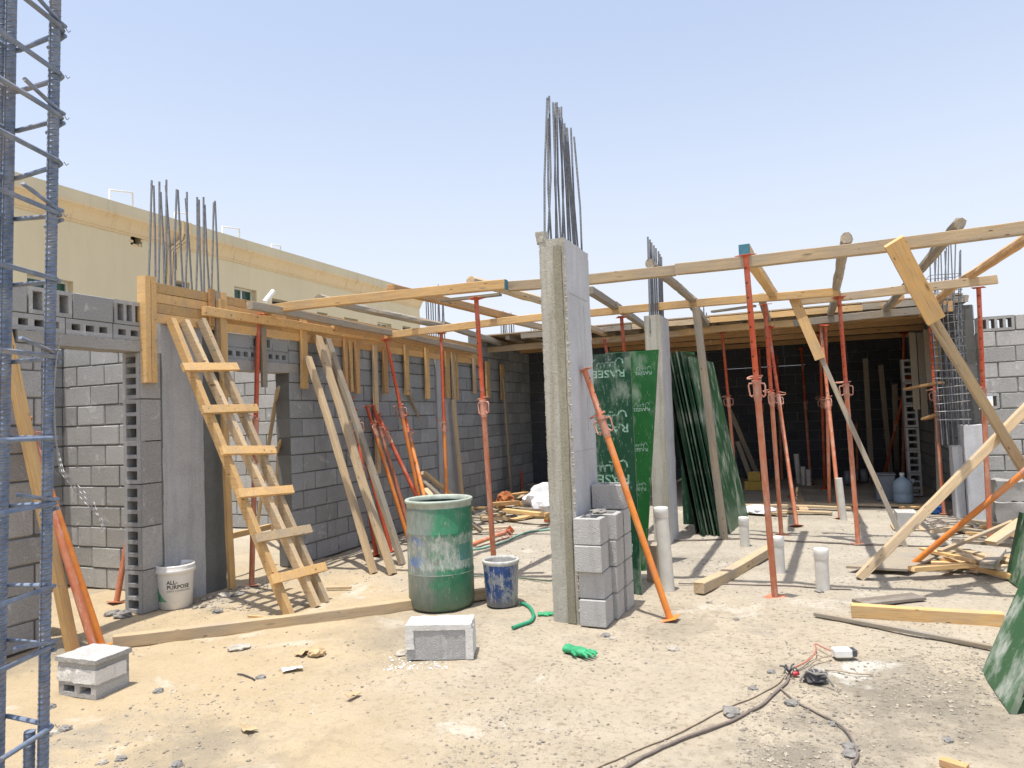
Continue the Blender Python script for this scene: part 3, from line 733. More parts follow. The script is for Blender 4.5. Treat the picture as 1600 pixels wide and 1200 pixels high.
for (a, b, c, d, kd) in wins:
    mb = MB(); yc, zc, wy, wz = (a+b)/2, (c+d)/2, b-a, d-c
    if kd == 'h':
        mb.box((-16.28, yc, zc), (0.02, wy, wz)); o = bpart('vent_hole', mb, VOID)
        m2 = MB()
        for k in range(7):
            q = k/7*6.28; m2.box((-16.0, yc+math.cos(q)*wy*0.5, zc+math.sin(q)*wz*0.5), (0.05, 0.08+0.04*(k % 3), 0.07), 0, 0.02)
        bpart('broken_render', m2, N_CORN); continue
    mat = {'g': GLASS, 'd': VOID, 'o': C_DARK}[kd]
    mb.box((-16.24, yc, zc), (0.02, wy-0.02, wz-0.02)); wo = bpart('window', mb, mat)
    m2 = MB(); fw = 0.05
    for sg in (-1, 1):
        m2.box((-16.21, yc+sg*(wy/2-fw/2), zc), (0.04, fw, wz)); m2.box((-16.21, yc, zc+sg*(wz/2-fw/2)), (0.04, wy-2*fw, fw))
    if kd == 'g': m2.box((-16.20, yc, zc), (0.04, fw, wz-2*fw))
    fo = m2.build('frame', FRAMEW if kd == 'g' else C_LINT, wo, origin=(0, 0, 0)); fo.location = (0, 0, 0)
    for vtx in fo.data.vertices: vtx.co -= V3(B0)
# rooftop pipes, bending over the parapet
for (a, b, h) in ((12.33, 13.0, 0.42), (14.32, 14.75, 0.32), (16.05, 16.75, 0.34), (18.15, 18.6, 0.2)):
    mb = MB(); mb.tube([(-15.93, a, 7.25), (-15.93, a, 7.33+h*0.7), (-15.95, b, 7.33+h), (-15.95, b, 7.25)], 0.028, 8)
    bpart('roof_pipe', mb, PVC_CAP)
mb = MB()
for dy in (0, 0.12, 0.24):
    mb.tube([(-15.77, 14.45+dy, 7.33), (-15.77, 14.45+dy, 7.0), (-15.80, 14.4+dy, 6.8), (-15.93, 14.1+dy*0.8, 6.45), (-15.93, 14.0+dy*0.6, 4.6)], 0.035, 8)
bpart('service_pipe', mb, N_CORN)
mb = MB(); p = at(437, 455, y=15.6)
mb.tube([at(413, 472, x=-12.0), at(427, 455, x=-12.0)], 0.06, 10); o = mb.build('vent_pipe', PVC_CAP, origin=at(413, 472, x=-12.0)); tag(o, 'short slanted white pipe sticking up behind the left formwork', 'pipe')
# ---------------------------------------------------------------- rebar
def bar_pts(p0, p1, bend=0.02, rnd=random, n=6):
    p0, p1 = V3(p0), V3(p1); ph = rnd.random()*6.28; out = []
    for i in range(n+1):
        f = i/n; q = p0.lerp(p1, f); k = bend*(f*f); out.append(q + V3((math.cos(ph)*k, math.sin(ph)*k, 0)))
    return out
def starter(name, label, cat, bars, r, mat, loc, group=None):
    root = empty(name, loc); tag(root, label, cat, group)
    for i, pts in enumerate(bars):
        mb = MB(); mb.tube(pts, r, 6); mb.build('rebar', mat, root, origin=loc)
    return root
rnd = random.Random(5)
bars = []
for i, (ub, ut, vt, xx) in enumerate(((231, 237, 282, -5.22), (243, 240, 290, -5.32), (247, 249, 284, -5.22), (256, 260, 281, -5.22), (258, 251, 300, -5.40), (268, 259, 290, -5.40),
        (274, 276, 296, -5.22), (287, 278, 297, -5.40), (289, 292, 300, -5.22), (301, 290, 310, -5.40), (306, 308, 308, -5.22), (316, 311, 312, -5.4), (319, 318, 308, -5.22), (328, 320, 320, -5.4), (330, 334, 316, -5.22), (342, 336, 314, -5.40))):
    b = at(ub, 470, x=xx); tp = at(ut, vt, x=xx); bars.append([b, b.lerp(tp, 0.5)+V3((0, rnd.uniform(-.015, .015), 0)), tp])
starter('starter_bars', 'sixteen dark starter bars rising above the left formwork corner', 'rebar', bars, 0.009, R_DARK, (XW-0.1, 4.8, 2.6))
# centre column bars
bars = []
C1 = (-1.715, 5.0); rnd = random.Random(8)
for i, (ub, vb, ut, vt) in enumerate(((851, 370, 855, 153), (856, 370, 858, 150), (862, 371, 856, 185), (869, 372, 864, 160), (872, 372, 868, 161), (877, 374, 870, 160), (879, 376, 873, 168),
        (884, 380, 877, 167), (889, 384, 878, 185), (893, 388, 882, 193), (898, 392, 884, 200), (901, 394, 886, 200), (905, 398, 892, 200), (910, 402, 897, 214))):
    yb = 5.05 + 0.035*i
    b = at(ub, vb+14, y=yb); tp = at(ut, vt, y=yb+0.02)
    bars.append([b, b.lerp(tp, 0.45)+V3((rnd.uniform(-.02, .02), 0, 0)), tp])
starter('starter_bars', 'tall bundle of steel bars rising from the centre concrete column', 'rebar', bars, 0.008, R_DARK, (-1.7, 5.3, 2.8))
bars = []
for i in range(8):
    u = 1014+i*3.0; b = at(u+2, 520, y=8.25+i*0.05); tp = at(u-1+rnd.uniform(-1, 1), 370+i*4.5, y=8.3+i*0.05); bars.append([b, b.lerp(tp, .5), tp])
starter('starter_bars', 'bar bundle above the column behind the green sheets', 'rebar', bars, 0.011, R_DARK, (-1.6, 8.3, 2.7))
for (nm, u0, u1, v0, vt, yy) in (('thin bars sticking up above the embedded wall column', 667, 694, 530, 442, 9.7), ('thin distant bars seen left of the centre column', 783, 803, 545, 484, 12.6), ('faint distant bars half hidden behind the centre column', 832, 842, 540, 502, 14.5), ('short distant bars right of the blue beam end', 1096, 1106, 520, 478, 14.5)):
    bars = []
    n = 9 if u1-u0 > 12 else 5
    for i in range(n):
        u = u0+(u1-u0)*i/(n-1); b = at(u+1, v0, y=yy+0.04*i); tp = at(u-1+rnd.uniform(-2, 2), vt+rnd.uniform(-3, 10)+i*0.8, y=yy+0.04*i); bars.append([b, tp])
    starter('starter_bars', nm, 'rebar', bars, 0.009, R_DARK, (at((u0+u1)/2, 510, y=yy)))
# column cage on the right stub
loc = (1.9, 10.8, 1.2); root = empty('rebar_cage', loc); tag(root, 'tall dark rebar cage standing on the pale concrete stub', 'rebar cage')
cxs = [(1.60+0.42*i/5) for i in range(6)]
for i in range(12):
    side = i % 2; k = i//2; x = 1.60+0.31*k/5; yy = 10.66+0.28*side
    mb = MB(); tx = x+0.05*(1 if side else -1)+rnd.uniform(-.03, .03); mb.tube([(x, yy, 0.95 if x < 1.83 else 1.18), (x+(tx-x)*.4, yy, 2.6), (tx-0.12*0+0.06, yy, 3.55+rnd.uniform(-.1, .35))], 0.008, 6); mb.build('rebar', R_DARK, root, origin=loc)
for k in range(19):
    z = 1.28+k*0.105+rnd.uniform(-.012, .012); mb = MB(); a, b = 1.58, 1.935; j = rnd.uniform(-.015, .015)
    mb.tube([(a, 10.64, z+j), (b, 10.64, z-j), (b, 10.96, z), (a, 10.96, z+j), (a, 10.64, z+j)], 0.0045, 5); mb.build('stirrup', R_TIE if k < 7 else R_DARK, root, origin=loc)
# near cage at the left edge
def ribbed(name, p0, p1, r, root, loc, mat, seed=0, pitch=0.0125):
    p0, p1 = V3(p0), V3(p1); mb = MB(); L = (p1-p0).length; M = frame(p0, p1, axis='Z'); mb.M = M
    mb.tube([(0, 0, 0), (0, 0, L)], r, 14)
    n = int(L/pitch)
    for i in range(n):
        z = i*pitch
        for sgn in (1, -1):
            pts = []; 
            for k in range(7):
                a = -1.35+2.7*k/6 + (0 if sgn > 0 else math.pi); pts.append((math.cos(a)*(r+0.0002), math.sin(a)*(r+0.0002), z+0.008*(k/6-.5)*1.3))
            mb.tube(pts, [0.0004, .0011, .0015, .0016, .0015, .0011, .0004], 5, 0, False)
    for sgn in (1, -1): mb.box((0, sgn*r, L/2), (0.003, 0.003, L))
    mb.M = Matrix.Identity(4); return mb.build(name, mat, root, origin=loc)
def dpt(u, v, d): return CO + (CR*((u-800)/FPX) - CU*((v-600)/FPX) + CF)*d
b0 = dpt(66, 1205, 1.42); t0 = dpt(86, -20, 1.42)
Rc = dpt(76, 640, 1.42); Lc = dpt(7, 650, 1.47); Nc = dpt(-95, 640, 1.16); Fc = Nc + (Lc-Rc)
loc = (Rc.x, Rc.y, 0); root = empty('rebar_cage', loc); tag(root, 'blue grey column rebar cage in the foreground at the left edge', 'rebar cage')
top_z, bot_z = 2.75, 0.0
lean = (t0-b0); lean = V3((lean.x, lean.y, 0))/lean.z
def vb(p, dx=0.0): 
    q0 = V3((p.x, p.y, 0)) - lean*(p.z) ; return q0, q0 + lean*top_z + V3((0, 0, top_z))
rb = 0.0098
a, b = vb(Rc); ribbed('rebar', a, b, rb, root, loc, R_BLUE)
a, b = vb(Lc); ribbed('rebar', a, b, rb, root, loc, R_BLUE)
a2 = a + (Lc-Rc).normalized()*0.024; b2 = b + (Lc-Rc).normalized()*0.024; ribbed('rebar', a2, b2, rb, root, loc, R_BLUE)
a, b = vb(Nc); ribbed('rebar', a, b, rb, root, loc, R_BLUE)
a, b = vb(Fc); ribbed('rebar', a, b, rb, root, loc, R_BLUE)
q = V3((-0.024, -0.012, 0)); a, b = vb(Rc+q); b = a.lerp(b, 0.34); ribbed('rebar', a, b, rb, root, loc, R_BLUE)
for v in (-72, 42, 115, 180, 252, 333, 437, 558, 685, 788, 918, 1012, 1140, 1240, 1350, 1460):
    zz = dpt(80, v, 1.42).z
    if zz < 0.05: continue
    ex = 0.011
    def cp(p): return V3((p.x, p.y, 0)) + lean*(zz-p.z) + V3((0, 0, zz))
    cR, cL, cN, cF = cp(Rc), cp(Lc), cp(Nc), cp(Fc)
    cen = (cR+cL+cN+cF)/4; tilt = rnd.uniform(-0.012, 0.012)
    ptsl = [c + (c-cen).normalized()*0.020 for c in (cR, cL, cF, cN)]
    ptsl[1].z += tilt; ptsl[2].z += tilt
    seq = []
    for i in range(4):
        c = ptsl[i]; pr = ptsl[i-1]; nx = ptsl[(i+1) % 4]
        for f in (0.0, 0.5, 1.0):
            d1 = (pr-c).normalized()*0.016; d2 = (nx-c).normalized()*0.016
            seq.append(c + d1*(1-f)**2 + d2*f**2)
    seq.append(seq[0] + V3((0, 0, 0.001)))
    mb = MB(); mb.tube(seq, 0.0050, 8)
    if v in (42, 180, 333, 558, 788, 1012):
        s1 = ptsl[0]+V3((0, 0, 0.009)); d1 = (ptsl[3]-ptsl[0]).normalized(); d2 = (ptsl[1]-ptsl[0]).normalized()
        mb.tube([s1+d1*0.11+V3((0, 0, 0.02)), s1+d1*0.016, s1], 0.0042, 8); mb.tube([s1+V3((0, 0, -0.018)), s1+d2*0.01+V3((0, 0, -0.02)), s1+d2*0.05+V3((0, 0, -0.03))], 0.0042, 8)
    mb.build('stirrup', R_BLUE, root, origin=loc)
    tw = MB(); c0 = ptsl[0]; tw.tube([c0+V3((0.002, 0, 0.004)), c0+CR*0.006+V3((0, 0, -0.003)), c0+CR*0.011+V3((0, 0, 0.001))], 0.0009, 4); tw.build('tie_wire', R_TIE, root, origin=loc)
mb = MB(); s0 = dpt(84, 690, 1.42)
for k in range(3):
    mb.tube([s0+CU*0.22+CR*(0.01+.003*k), s0+CU*0.1-CR*0.004*k, s0+CR*0.004, s0-CU*0.06+CR*(0.012+.004*k), s0-CU*0.12+CR*(0.06+.01*k), s0-CU*(0.16+.01*k)+CR*0.10], 0.0012, 5)
mb.build('tie_wire', R_TIE, root, origin=loc)

# ---------------------------------------------------------------- centre concrete column
def column_obj(label, x0, x1, y0, y1, z1, amp, name='concrete_column', leanx=0.0):
    mb = MB(); rough_box(mb, (x0, y0, -0.03), (x1, y1, z1), 0.035, amp*0.4, edge=amp, mif=[1, 1, 0, 0, 0, 0], smooth=True)
    for p in mb.v: p.x += leanx*(p.z/z1)
    return mb
mb = column_obj('', -1.815, -1.615, 4.99, 5.62, 2.86, 0.006)
# ragged crumbs of grout along the two front corners
rnd = random.Random(31)
for x in (-1.615, -1.70, -1.815):
    z = 0.05
    while z < 2.83:
        r_ = rnd.uniform(0.003, 0.012) if x == -1.615 else rnd.uniform(0.001, 0.004); vs, fs = stone_verts(r_, rnd, rnd.uniform(0.8, 1.8))
        yy = 4.99
        mb.add([(a+x+rnd.uniform(-.004, .004), b*0.6+yy, c+z) for a, b, c in vs], fs, 0 if x != -1.615 else 2); z += rnd.uniform(0.006, 0.03)
mb.M = Matrix.Translation((-1.80, 5.02, 2.84)); rough_box(mb, (-0.035, -0.03, 0.0), (0.035, 0.05, 0.09), 0.02, 0.01, edge=0.01, fr=25); mb.M = Matrix.Identity(4)
o = mb.build('concrete_column', [C_FRONT, C_SIDE, STONE_L], origin=(-1.7, 5.0, 0)); tag(o, 'tall bare concrete column standing alone at the centre', 'column')
m2 = MB(); rough_box(m2, (-1.700, 4.978, 0.0), (-1.64, 4.9865, 2.80), 0.03, 0.003, fr=6, edge=0.004); m2.build('grout_smear', concrete('grout_smear_concrete', (0.30, 0.285, 0.22), (0.2, 0.185, 0.13), True, 0.9, 0.7), o, origin=(-1.7, 5.0, 0))
m3 = MB()
for (za, zb, yy) in ((2.45, 2.46, (5.0, 5.55)), (1.25, 1.256, (5.05, 5.6))): m3.box((-1.6155, (yy[0]+yy[1])/2, za), (0.006, yy[1]-yy[0], 0.004))
m3.box((-1.6155, 5.42, 1.9), (0.006, 0.004, 1.0)); m3.build('board_mark', C_LEFT, o, origin=(-1.7, 5.0, 0))
mb = MB(); rough_box(mb, (-1.72, 8.25, -0.03), (-1.53, 8.80, 2.66), 0.06, 0.003, edge=0.005, mif=[1, 1, 0, 0, 0, 0])
o = mb.build('concrete_column', [C_FRONT, C_SIDE], origin=(-1.56, 8.5, 0)); tag(o, 'second concrete column with the green sheets leaning on it', 'column')

# ---------------------------------------------------------------- steel props
def prop(label, base, top_, zc=0.58, lower=P_DUST, upper=P_RED, ang=None, head=True, foot=True, name='steel_prop', group='adjustable steel props', k=1.0, small=False):
    base, top_ = V3(base), V3(top_); L = (top_-base).length; M = frame(base, top_, axis='Z'); rnd = random.Random(hash(label) % 999 if False else len(label)*7+int(L*100))
    root = empty(name, M=M); tag(root, label, 'prop', group)
    a0 = ang if ang is not None else rnd.uniform(0, 3.14); Rz = Matrix.Rotation(a0, 4, 'Z'); Lc = L*zc
    mb = MB(); mb.tube([(0, 0, 0.006), (0, 0, Lc-0.14)], 0.0255*k, 14); mb.build('outer_tube', lower, root)
    if foot:
        mb = MB(); mb.M = Rz; mb.box((0, 0, 0.003), (0.13, 0.13, 0.006), 0, 0.002); mb.build('base_plate', lower, root)
    mb = MB(); mb.M = Rz
    mb.tube([(0, 0, Lc-0.14), (0, 0, Lc-0.02)], 0.031*k, 14); mb.tube([(0, 0, Lc-0.02), (0, 0, Lc+0.005)], 0.037*k, 14); mb.tube([(0, 0, Lc-0.16), (0, 0, Lc-0.14)], 0.029*k, 14)
    mb.build('collar', P_COLL, root)
    for sg in (1, -1):
        mb = MB(); mb.M = Rz; r1 = 0.031*k; mb.tube([(sg*r1, 0, Lc-0.02), (sg*(r1+0.035), 0, Lc-0.022), (sg*(r1+0.042), 0, Lc-0.04), (sg*(r1+0.036), 0, Lc-0.115), (sg*(r1+0.02), 0, Lc-0.128), (sg*r1, 0, Lc-0.11)], 0.0065, 7); mb.build('nut_handle', P_COLL, root)
    mb = MB(); mb.M = Rz
    mb.tube([(0.05, -0.01, Lc+0.025), (-0.04, 0.0, Lc+0.018), (-0.085, 0.01, Lc+0.015), (-0.10, 0.035, Lc+0.02), (-0.08, 0.055, Lc+0.028), (-0.02, 0.05, Lc+0.03), (0.03, 0.04, Lc+0.034)], 0.0065, 7)
    mb.build('locking_pin', P_COLL, root)
    mb = MB(); mb.tube([(0, 0, Lc-0.05), (0, 0, L-0.005)], 0.0225*k, 14)
    z = Lc+0.08
    while z < L-0.08:
        for q in range(2):
            A = math.pi*q - math.pi/2 + a0*0.0; Mh = Matrix.Rotation(A - 0.35, 4, 'Z') @ Matrix.Translation((0.0228*k, 0, z)) @ Matrix.Rotation(math.pi/2, 4, 'Y')
            mb.disc((0, 0, 0), 0.0075, 8, 1, Mh)
        z += 0.115
    mb.build('inner_tube', [upper, HOLE], root)
    if head:
        mb = MB(); mb.M = Rz; hs_ = 0.12 if zc < .8 else 0.10; mb.box((0, 0, L-0.003), (hs_, hs_, 0.006), 0, 0.002); mb.build('top_plate', upper if zc < .8 else P_DUST, root)
    return root
def gbase(u, v): return at(u, v, z=0.0)
BL = 2.70   # ledger underside
prop('red prop under the front beam behind the ladder', gbase(393, 915), at(404, 492, z=BL-.02), 0.60)
prop('large red prop behind the blue bucket, its pin handle jutting out', (-2.72, 5.95, 0), at(744, 466, z=BL-.03), 0.635, ang=-0.4)
prop('nearest tall prop right of the white pipes, dusty lower tube', gbase(1211, 933), at(1165, 398, z=2.72), 0.64, ang=-0.5)
prop('red prop just behind the nearest tall prop', gbase(1221, 836), at(1195, 475, z=2.74), 0.62, ang=1.1)
prop('red prop beside the leaning brace, standing alone on slab', gbase(1341, 850), at(1311, 464, z=2.74), 0.64, ang=0.3)
prop('faded red prop in front of the right block wall', gbase(1547, 848), at(1529, 449, z=2.73), 0.60, upper=P_RED, lower=P_DUST, ang=1.2)
prop('slanting orange prop under the left end of the middle beam', gbase(668, 842), at(604, 531, x=-5.02), 0.66, lower=P_ORG, ang=0.2)
prop('orange and red prop in front of the embedded concrete column', gbase(700, 838), at(689, 520, z=2.72), 0.55, lower=P_ORG, ang=1.4)
prop('slim orange prop left of the big red one against blocks', gbase(739, 786), at(725, 555, z=2.68), 0.52, lower=P_ORG, k=0.85)
prop('thin red prop in the shade left of the centre column', gbase(816, 776), at(809, 566, z=2.70), 0.50, k=0.85, lower=P_RED)
prop('red prop rising behind the printed green sheets', (-1.98, 8.6, 0), at(971, 495, z=2.74), 0.6)
prop('short visible prop at the slab edge behind the centre column', (-2.5, 10.9, 0), at(944, 530, z=2.68), 0.6)
prop('red prop leftmost under the deck edge beside the green stack', gbase(1153, 788), (at(1128, 510, y=11.81).x, 11.81, 2.755), 0.62, ang=0.0)
prop('leaning prop with its foot on floor boards in mid room', gbase(1245, 822), at(1201, 512, z=2.68), 0.63, ang=0.5)
prop('red prop under the deck edge left of the white pipe', gbase(1296, 790), at(1290, 507, z=2.68), 0.60, ang=0.8)
prop('dusty prop touching the white pipe at the deck edge', gbase(1313, 810), at(1282, 507, z=2.70), 0.60, ang=2.0, upper=P_DUST)
prop('red prop at the right end of the deck edge', gbase(1475, 803), at(1452, 497, z=2.68), 0.62, ang=0.2)
prop('dark prop standing deep in the middle of the room', gbase(1267, 757), at(1252, 545, z=2.74), 0.58)
prop('red prop standing behind the water jug', gbase(1411, 752), at(1412, 520, z=2.74), 0.58)
prop('red prop leaning inward near the water jug', gbase(1379, 752), at(1418, 590, y=14.2), 0.58, lower=P_RED)
prop('dark prop in the shade behind the nearest tall prop', gbase(1197, 757), at(1186, 545, z=2.74), 0.58)
prop('angled prop foot visible in shade behind the leaning one', gbase(1238, 778), at(1208, 560, z=2.60), 0.6, lower=P_RED)
prop('upright prop in shade just left of the long brace', gbase(1289, 764), at(1281, 520, z=2.72), 0.6, lower=P_RED)
for a_, b_, lb_ in (((1140, 640), (1188, 748), 'brown timber leaning in the shade behind the left deck edge prop'), ((1152, 690), (1176, 752), 'short timber leaning low in the shade near the cartons'), ((1352, 560), (1362, 748), 'dark upright timber deep in the room left of the bin'), ((1376, 570), (1392, 745), 'dark timber leaning deep in the room above the bin'), ((1398, 600), (1402, 742), 'thin timber standing in the shade behind the jug')):
    timber('leaning_timber', lb_, 'timber', at(b_[0], b_[1]+4, z=0), at(a_[0], a_[1], y=15.2), .09, .05, W_GREY, up=(0, 1, 0))
prop('red prop far back in the room between the two right uprights', gbase(1340, 752), at(1336, 545, z=2.74), 0.58)
prop('second dark prop far back near the white pipes', gbase(1222, 750), at(1214, 548, z=2.74), 0.58)
# props lying loose against the left wall
prop('orange loose prop leftmost of the leaning bundle at the wall', gbase(641, 852), at(573, 634, x=-5.08), 0.86, lower=P_ORG, ang=0.2)
prop('pinkish loose prop second in the leaning bundle at the wall', gbase(646, 848), at(583, 633, x=-5.08), 0.84, ang=1.0)
prop('rusty loose prop crossing the bundle towards the drum', gbase(688, 852), at(590, 648, x=-5.06), 0.86, lower=P_RED, ang=.8)
prop('orange loose prop rightmost of the bundle beside the slanting prop', gbase(681, 850), at(632, 648, x=-5.06), 0.85, lower=P_ORG, ang=0.8)
prop('red prop leaning hidden behind the long weathered boards', gbase(611, 862), at(547, 622, x=-5.10), 0.84, lower=P_RED)
prop('red prop foot showing between the long weathered boards', gbase(588, 868), at(552, 640, x=-5.10), 0.84, lower=P_RED)
prop('peach coloured prop with collar leaning behind the rebar cage', gbase(150, 1024), at(22, 604, x=-5.12), 0.86, ang=.8)
prop('orange prop leaning right of the peach coloured one', gbase(160, 1012), at(45, 668, x=-5.14), 0.95, lower=P_ORG, head=False)
prop('red prop leaning inside the side room doorway', gbase(182, 941), at(225, 700, y=4.83), 0.8, lower=P_DUST)
prop('prop with bright orange lower tube leaning on the centre column', gbase(1047, 967), at(913, 577, x=-1.585), 0.80, lower=P_ORG, upper=P_DUST, ang=1.45)
prop('long orange prop slanting off the right edge', gbase(1418, 888), at(1640, 705, y=7.0), 0.93, lower=P_ORG, head=False, ang=0.4, foot=True)
prop('rusty prop lying flat on the ground behind the drum', at(692, 868, z=0.05), at(797, 829, z=0.07), 0.9, lower=P_DUST, ang=0.8)

# ---------------------------------------------------------------- beams
def T(name, label, cat, a, b, w, h, mat, **kw): return timber(name, label, cat, a, b, w, h, mat, **kw)
Z1 = BL+0.045
def ext(a, b, e0=0.0, e1=0.0):
    a, b = V3(a), V3(b); d = (b-a).normalized(); return a-d*e0, b+d*e1
a, b = at(397, 486, z=Z1), at(790, 445, z=Z1+.0); T('timber_beam', 'yellow front beam running from the ladder corner to its blue painted end', 'beam', a, b, 0.07, 0.09, W_YEL)
mb = MB(); M = frame(a, b); Lb = (b-a).length; mb.M = M; mb.box((Lb+0.006, 0, 0), (0.012, 0.072, 0.092), 0, 0.002); o = mb.build('end_paint', plain('blue_end_paint', (0.05, 0.18, 0.24), 0.7))
beam_blue = bpy.data.objects['timber_beam']; o.parent = beam_blue; o.matrix_parent_inverse = beam_blue.matrix_world.inverted() if False else Matrix.Identity(4)
o.data.transform(M.inverted())
a2, b2 = at(789, 449, z=Z1), at(1056, 423, z=Z1+.01); T('timber_beam', 'pale front beam passing behind the top of the centre column', 'beam', V3(a2)+V3((0.03, 0.0, 0)), V3(b2), 0.07, 0.09, W_PALE)
a, b = at(1057, 421, z=Z1+.01), at(1700, 344.5, z=Z1+.01); T('timber_beam', 'weathered front beam running off the right edge above the braces', 'beam', a, b, 0.07, 0.095, W_PALE)
a, b = at(690, 470, z=Z1-.06), at(782, 460, z=Z1-.06); T('packer_board', 'short grey packer board under the blue ended beam', 'board', a, b, 0.07, 0.022, W_GREY)
a, b = at(602, 525, x=-5.06), at(845, 496, z=Z1+.03); T('timber_beam', 'middle beam stretch left of the centre column', 'beam', a, V3(b)+V3((.6, -.02, 0)), 0.07, 0.09, W_YEL)
a, b = at(900, 491, z=Z1+.04), at(1310, 456, z=Z1+.04); T('timber_beam', 'middle beam stretch between centre column and the dark room', 'beam', a, b, 0.07, 0.09, W_YEL)
a, b = at(1240, 470, z=Z1+.0), at(1558, 437, z=Z1+.03); T('timber_beam', 'middle beam stretch ending before the right block wall', 'beam', V3(a)+V3((0, .09, 0)), b, 0.07, 0.09, W_PALE)
a, b = at(1112, 487, z=Z1-.02), at(1180, 478, z=Z1-.02); T('packer_board', 'short grey packer board under the middle beam', 'board', a, b, 0.07, 0.025, W_GREY)
a, b = at(742, 548, z=Z1-.0), at(1060, 521, z=Z1-.0); T('timber_beam', 'deck edge beam left of the second column', 'beam', a, b, 0.07, 0.10, W_PALE)
a, b = at(1060, 521, z=Z1-.0), at(1240, 505, z=Z1-.0); T('timber_beam', 'deck edge beam behind the green sheet stack', 'beam', a, b, 0.07, 0.10, W_YEL)
a, b = at(1240, 505, z=Z1-.0), at(1480, 482, z=Z1+.0); T('timber_beam', 'deck edge beam over the dark room entrance', 'beam', V3(a)+V3((.01, 0, 0)), b, 0.07, 0.10, W_GREY)
# runners (on top of the ledgers)
ZR = Z1+0.095
run = [('grey runner between the front and middle beams above the ladder', (497, 466), (706, 512), W_GREY, 1), ('brown runner with cut end crossing above the slanting prop', (610, 451), (802, 498), W_ORG, 0), ('pale log runner with round end above the big red prop', (735, 440), (905, 488), W_PALE, 1),
       ('rough log runner in front of the second column bars', (1015, 412), (1085, 470), W_GREY, 1), ('runner with blue painted end over the nearest tall prop', (1163, 390), (1210, 462), W_YEL, 0), ('round ended log runner right of the blue ended one', (1322, 372), (1304, 462), W_GREY, 1), ('thick weathered runner pointing over the rebar cage', (1500, 350), (1378, 488), W_GREY, 1),
       ('brown runner slanting off the right edge above the wall', (1640, 350), (1460, 470), W_ORG, 1)]
for i, (lb, p0, p1, mt, rd) in enumerate(run):
    a, b = at(*p0, z=ZR), at(*p1, z=ZR); a, b = ext(a, b, 0.0, 0.12)
    T('log_runner' if rd else 'timber_runner', lb, 'beam', a, b, 0.085, 0.085, mt, round_=rd, jit=0.006 if rd else 0.003)
o = bpy.data.objects['timber_runner.001']; q = MB(); q.box((-0.005, 0, 0), (0.012, 0.088, 0.088), 0, 0.002); eo = q.build('end_paint', bpy.data.materials['blue_end_paint'], o)
run2 = [('grey runner from middle beam to deck edge at left', (695, 508), (808, 545), W_GREY), ('pale thin runner above the formwork wall near the corner', (640, 525), (742, 548), W_GREY), ('light runner from middle beam to deck left of centre column', (797, 500), (850, 512), W_PALE), ('runner emerging right of the centre column', (925, 456), (962, 480), W_GREY), ('runner leading from mid beam to the second column', (962, 478), (1008, 510), W_GREY),
        ('short runner leaning above the blue ended runner foot', (1078, 470), (1108, 512), W_GREY), ('runner dropping to the deck behind the nearest tall prop', (1190, 466), (1203, 508), W_GREY), ('short runner above the deck edge beside the round log', (1308, 462), (1293, 500), W_GREY), ('tapering runner reaching the deck near the rebar cage', (1405, 465), (1378, 486), W_ORG), ('runner between middle beam and deck at the rebar cage', (1475, 463), (1455, 478), W_GREY), ('short pale runner behind the centre column at deck', (915, 510), (960, 527), W_PALE)]
a, b = at(390, 477, x=-4.96), at(745, 549, x=-5.0)
T('timber_runner', 'long grey runner with pinkish end starting above the ladder prop', 'beam', a, b, .07, .075, W_GREY)
for lb, p0, p1, mt in run2:
    a, b = at(*p0, z=ZR+.005), at(*p1, z=ZR-0.005); a, b = ext(a, b, 0.1, 0.1); T('timber_runner', lb, 'beam', a, b, 0.08, 0.08, mt, jit=0.004)
a, b = at(340, 483, z=Z1+.07), at(395, 488, z=Z1+.07)
# deck over the dark room
dk = empty('formwork_deck', (-1.6, 13.5, 2.9)); tag(dk, 'timber and plywood deck roofing the dark room', 'formwork deck')
x = -5.3; k = 0
while x < 2.1:
    w_ = 1.22
    w_ = min(1.22, 2.1-x)
    if w_ < 0.2: break
    for yy in (11.05, 13.48):
        Lp = 2.42 if yy < 12 else 3.0
        mb = MB(); mb.box((x+w_/2, yy+Lp/2, 2.955+0.002*(k % 2)), (w_-0.01, Lp, 0.018)); mb.build('plywood_panel', W_PALE, dk, origin=(-1.6, 13.5, 2.9)); k += 1
    x += 1.22
x = -5.1
while x < 2.1:
    mb = timber_mb(5.0, 0.07, 0.09, seed=int(x*10), M=frame((x, 11.1, 2.90), (x+0.05, 16.1, 2.90))); mb.build('joist', W_GREY, dk, origin=(-1.6, 13.5, 2.9)); x += 0.42
for yy in (11.82, 12.7, 13.8, 15.1):
    mb = timber_mb(7.2, 0.07, 0.09, seed=int(yy*10), M=frame((-5.1, yy, 2.80), (2.05, yy+0.05, 2.80))); mb.build('ledger', W_ORG, dk, origin=(-1.6, 13.5, 2.9))
for (u0, v0, u1, v1, zt) in ((755, 540, 860, 530, 2.955), (930, 523, 1010, 515, 2.955), (1040, 512, 1250, 490, 2.955), (1200, 499, 1440, 473, 2.955)):
    mb = MB(); a, b = at(u0, v0+4, z=zt), at(u1, v1+4, z=zt); mb = timber_mb((b-a).length, 0.16, 0.022, seed=u0, M=frame(a, b), ragged=0.03); mb.build('edge_plank', W_PALE if u0 % 2 else W_GREY, dk, origin=(-1.6, 13.5, 2.9))
x = -4.4; k = 0
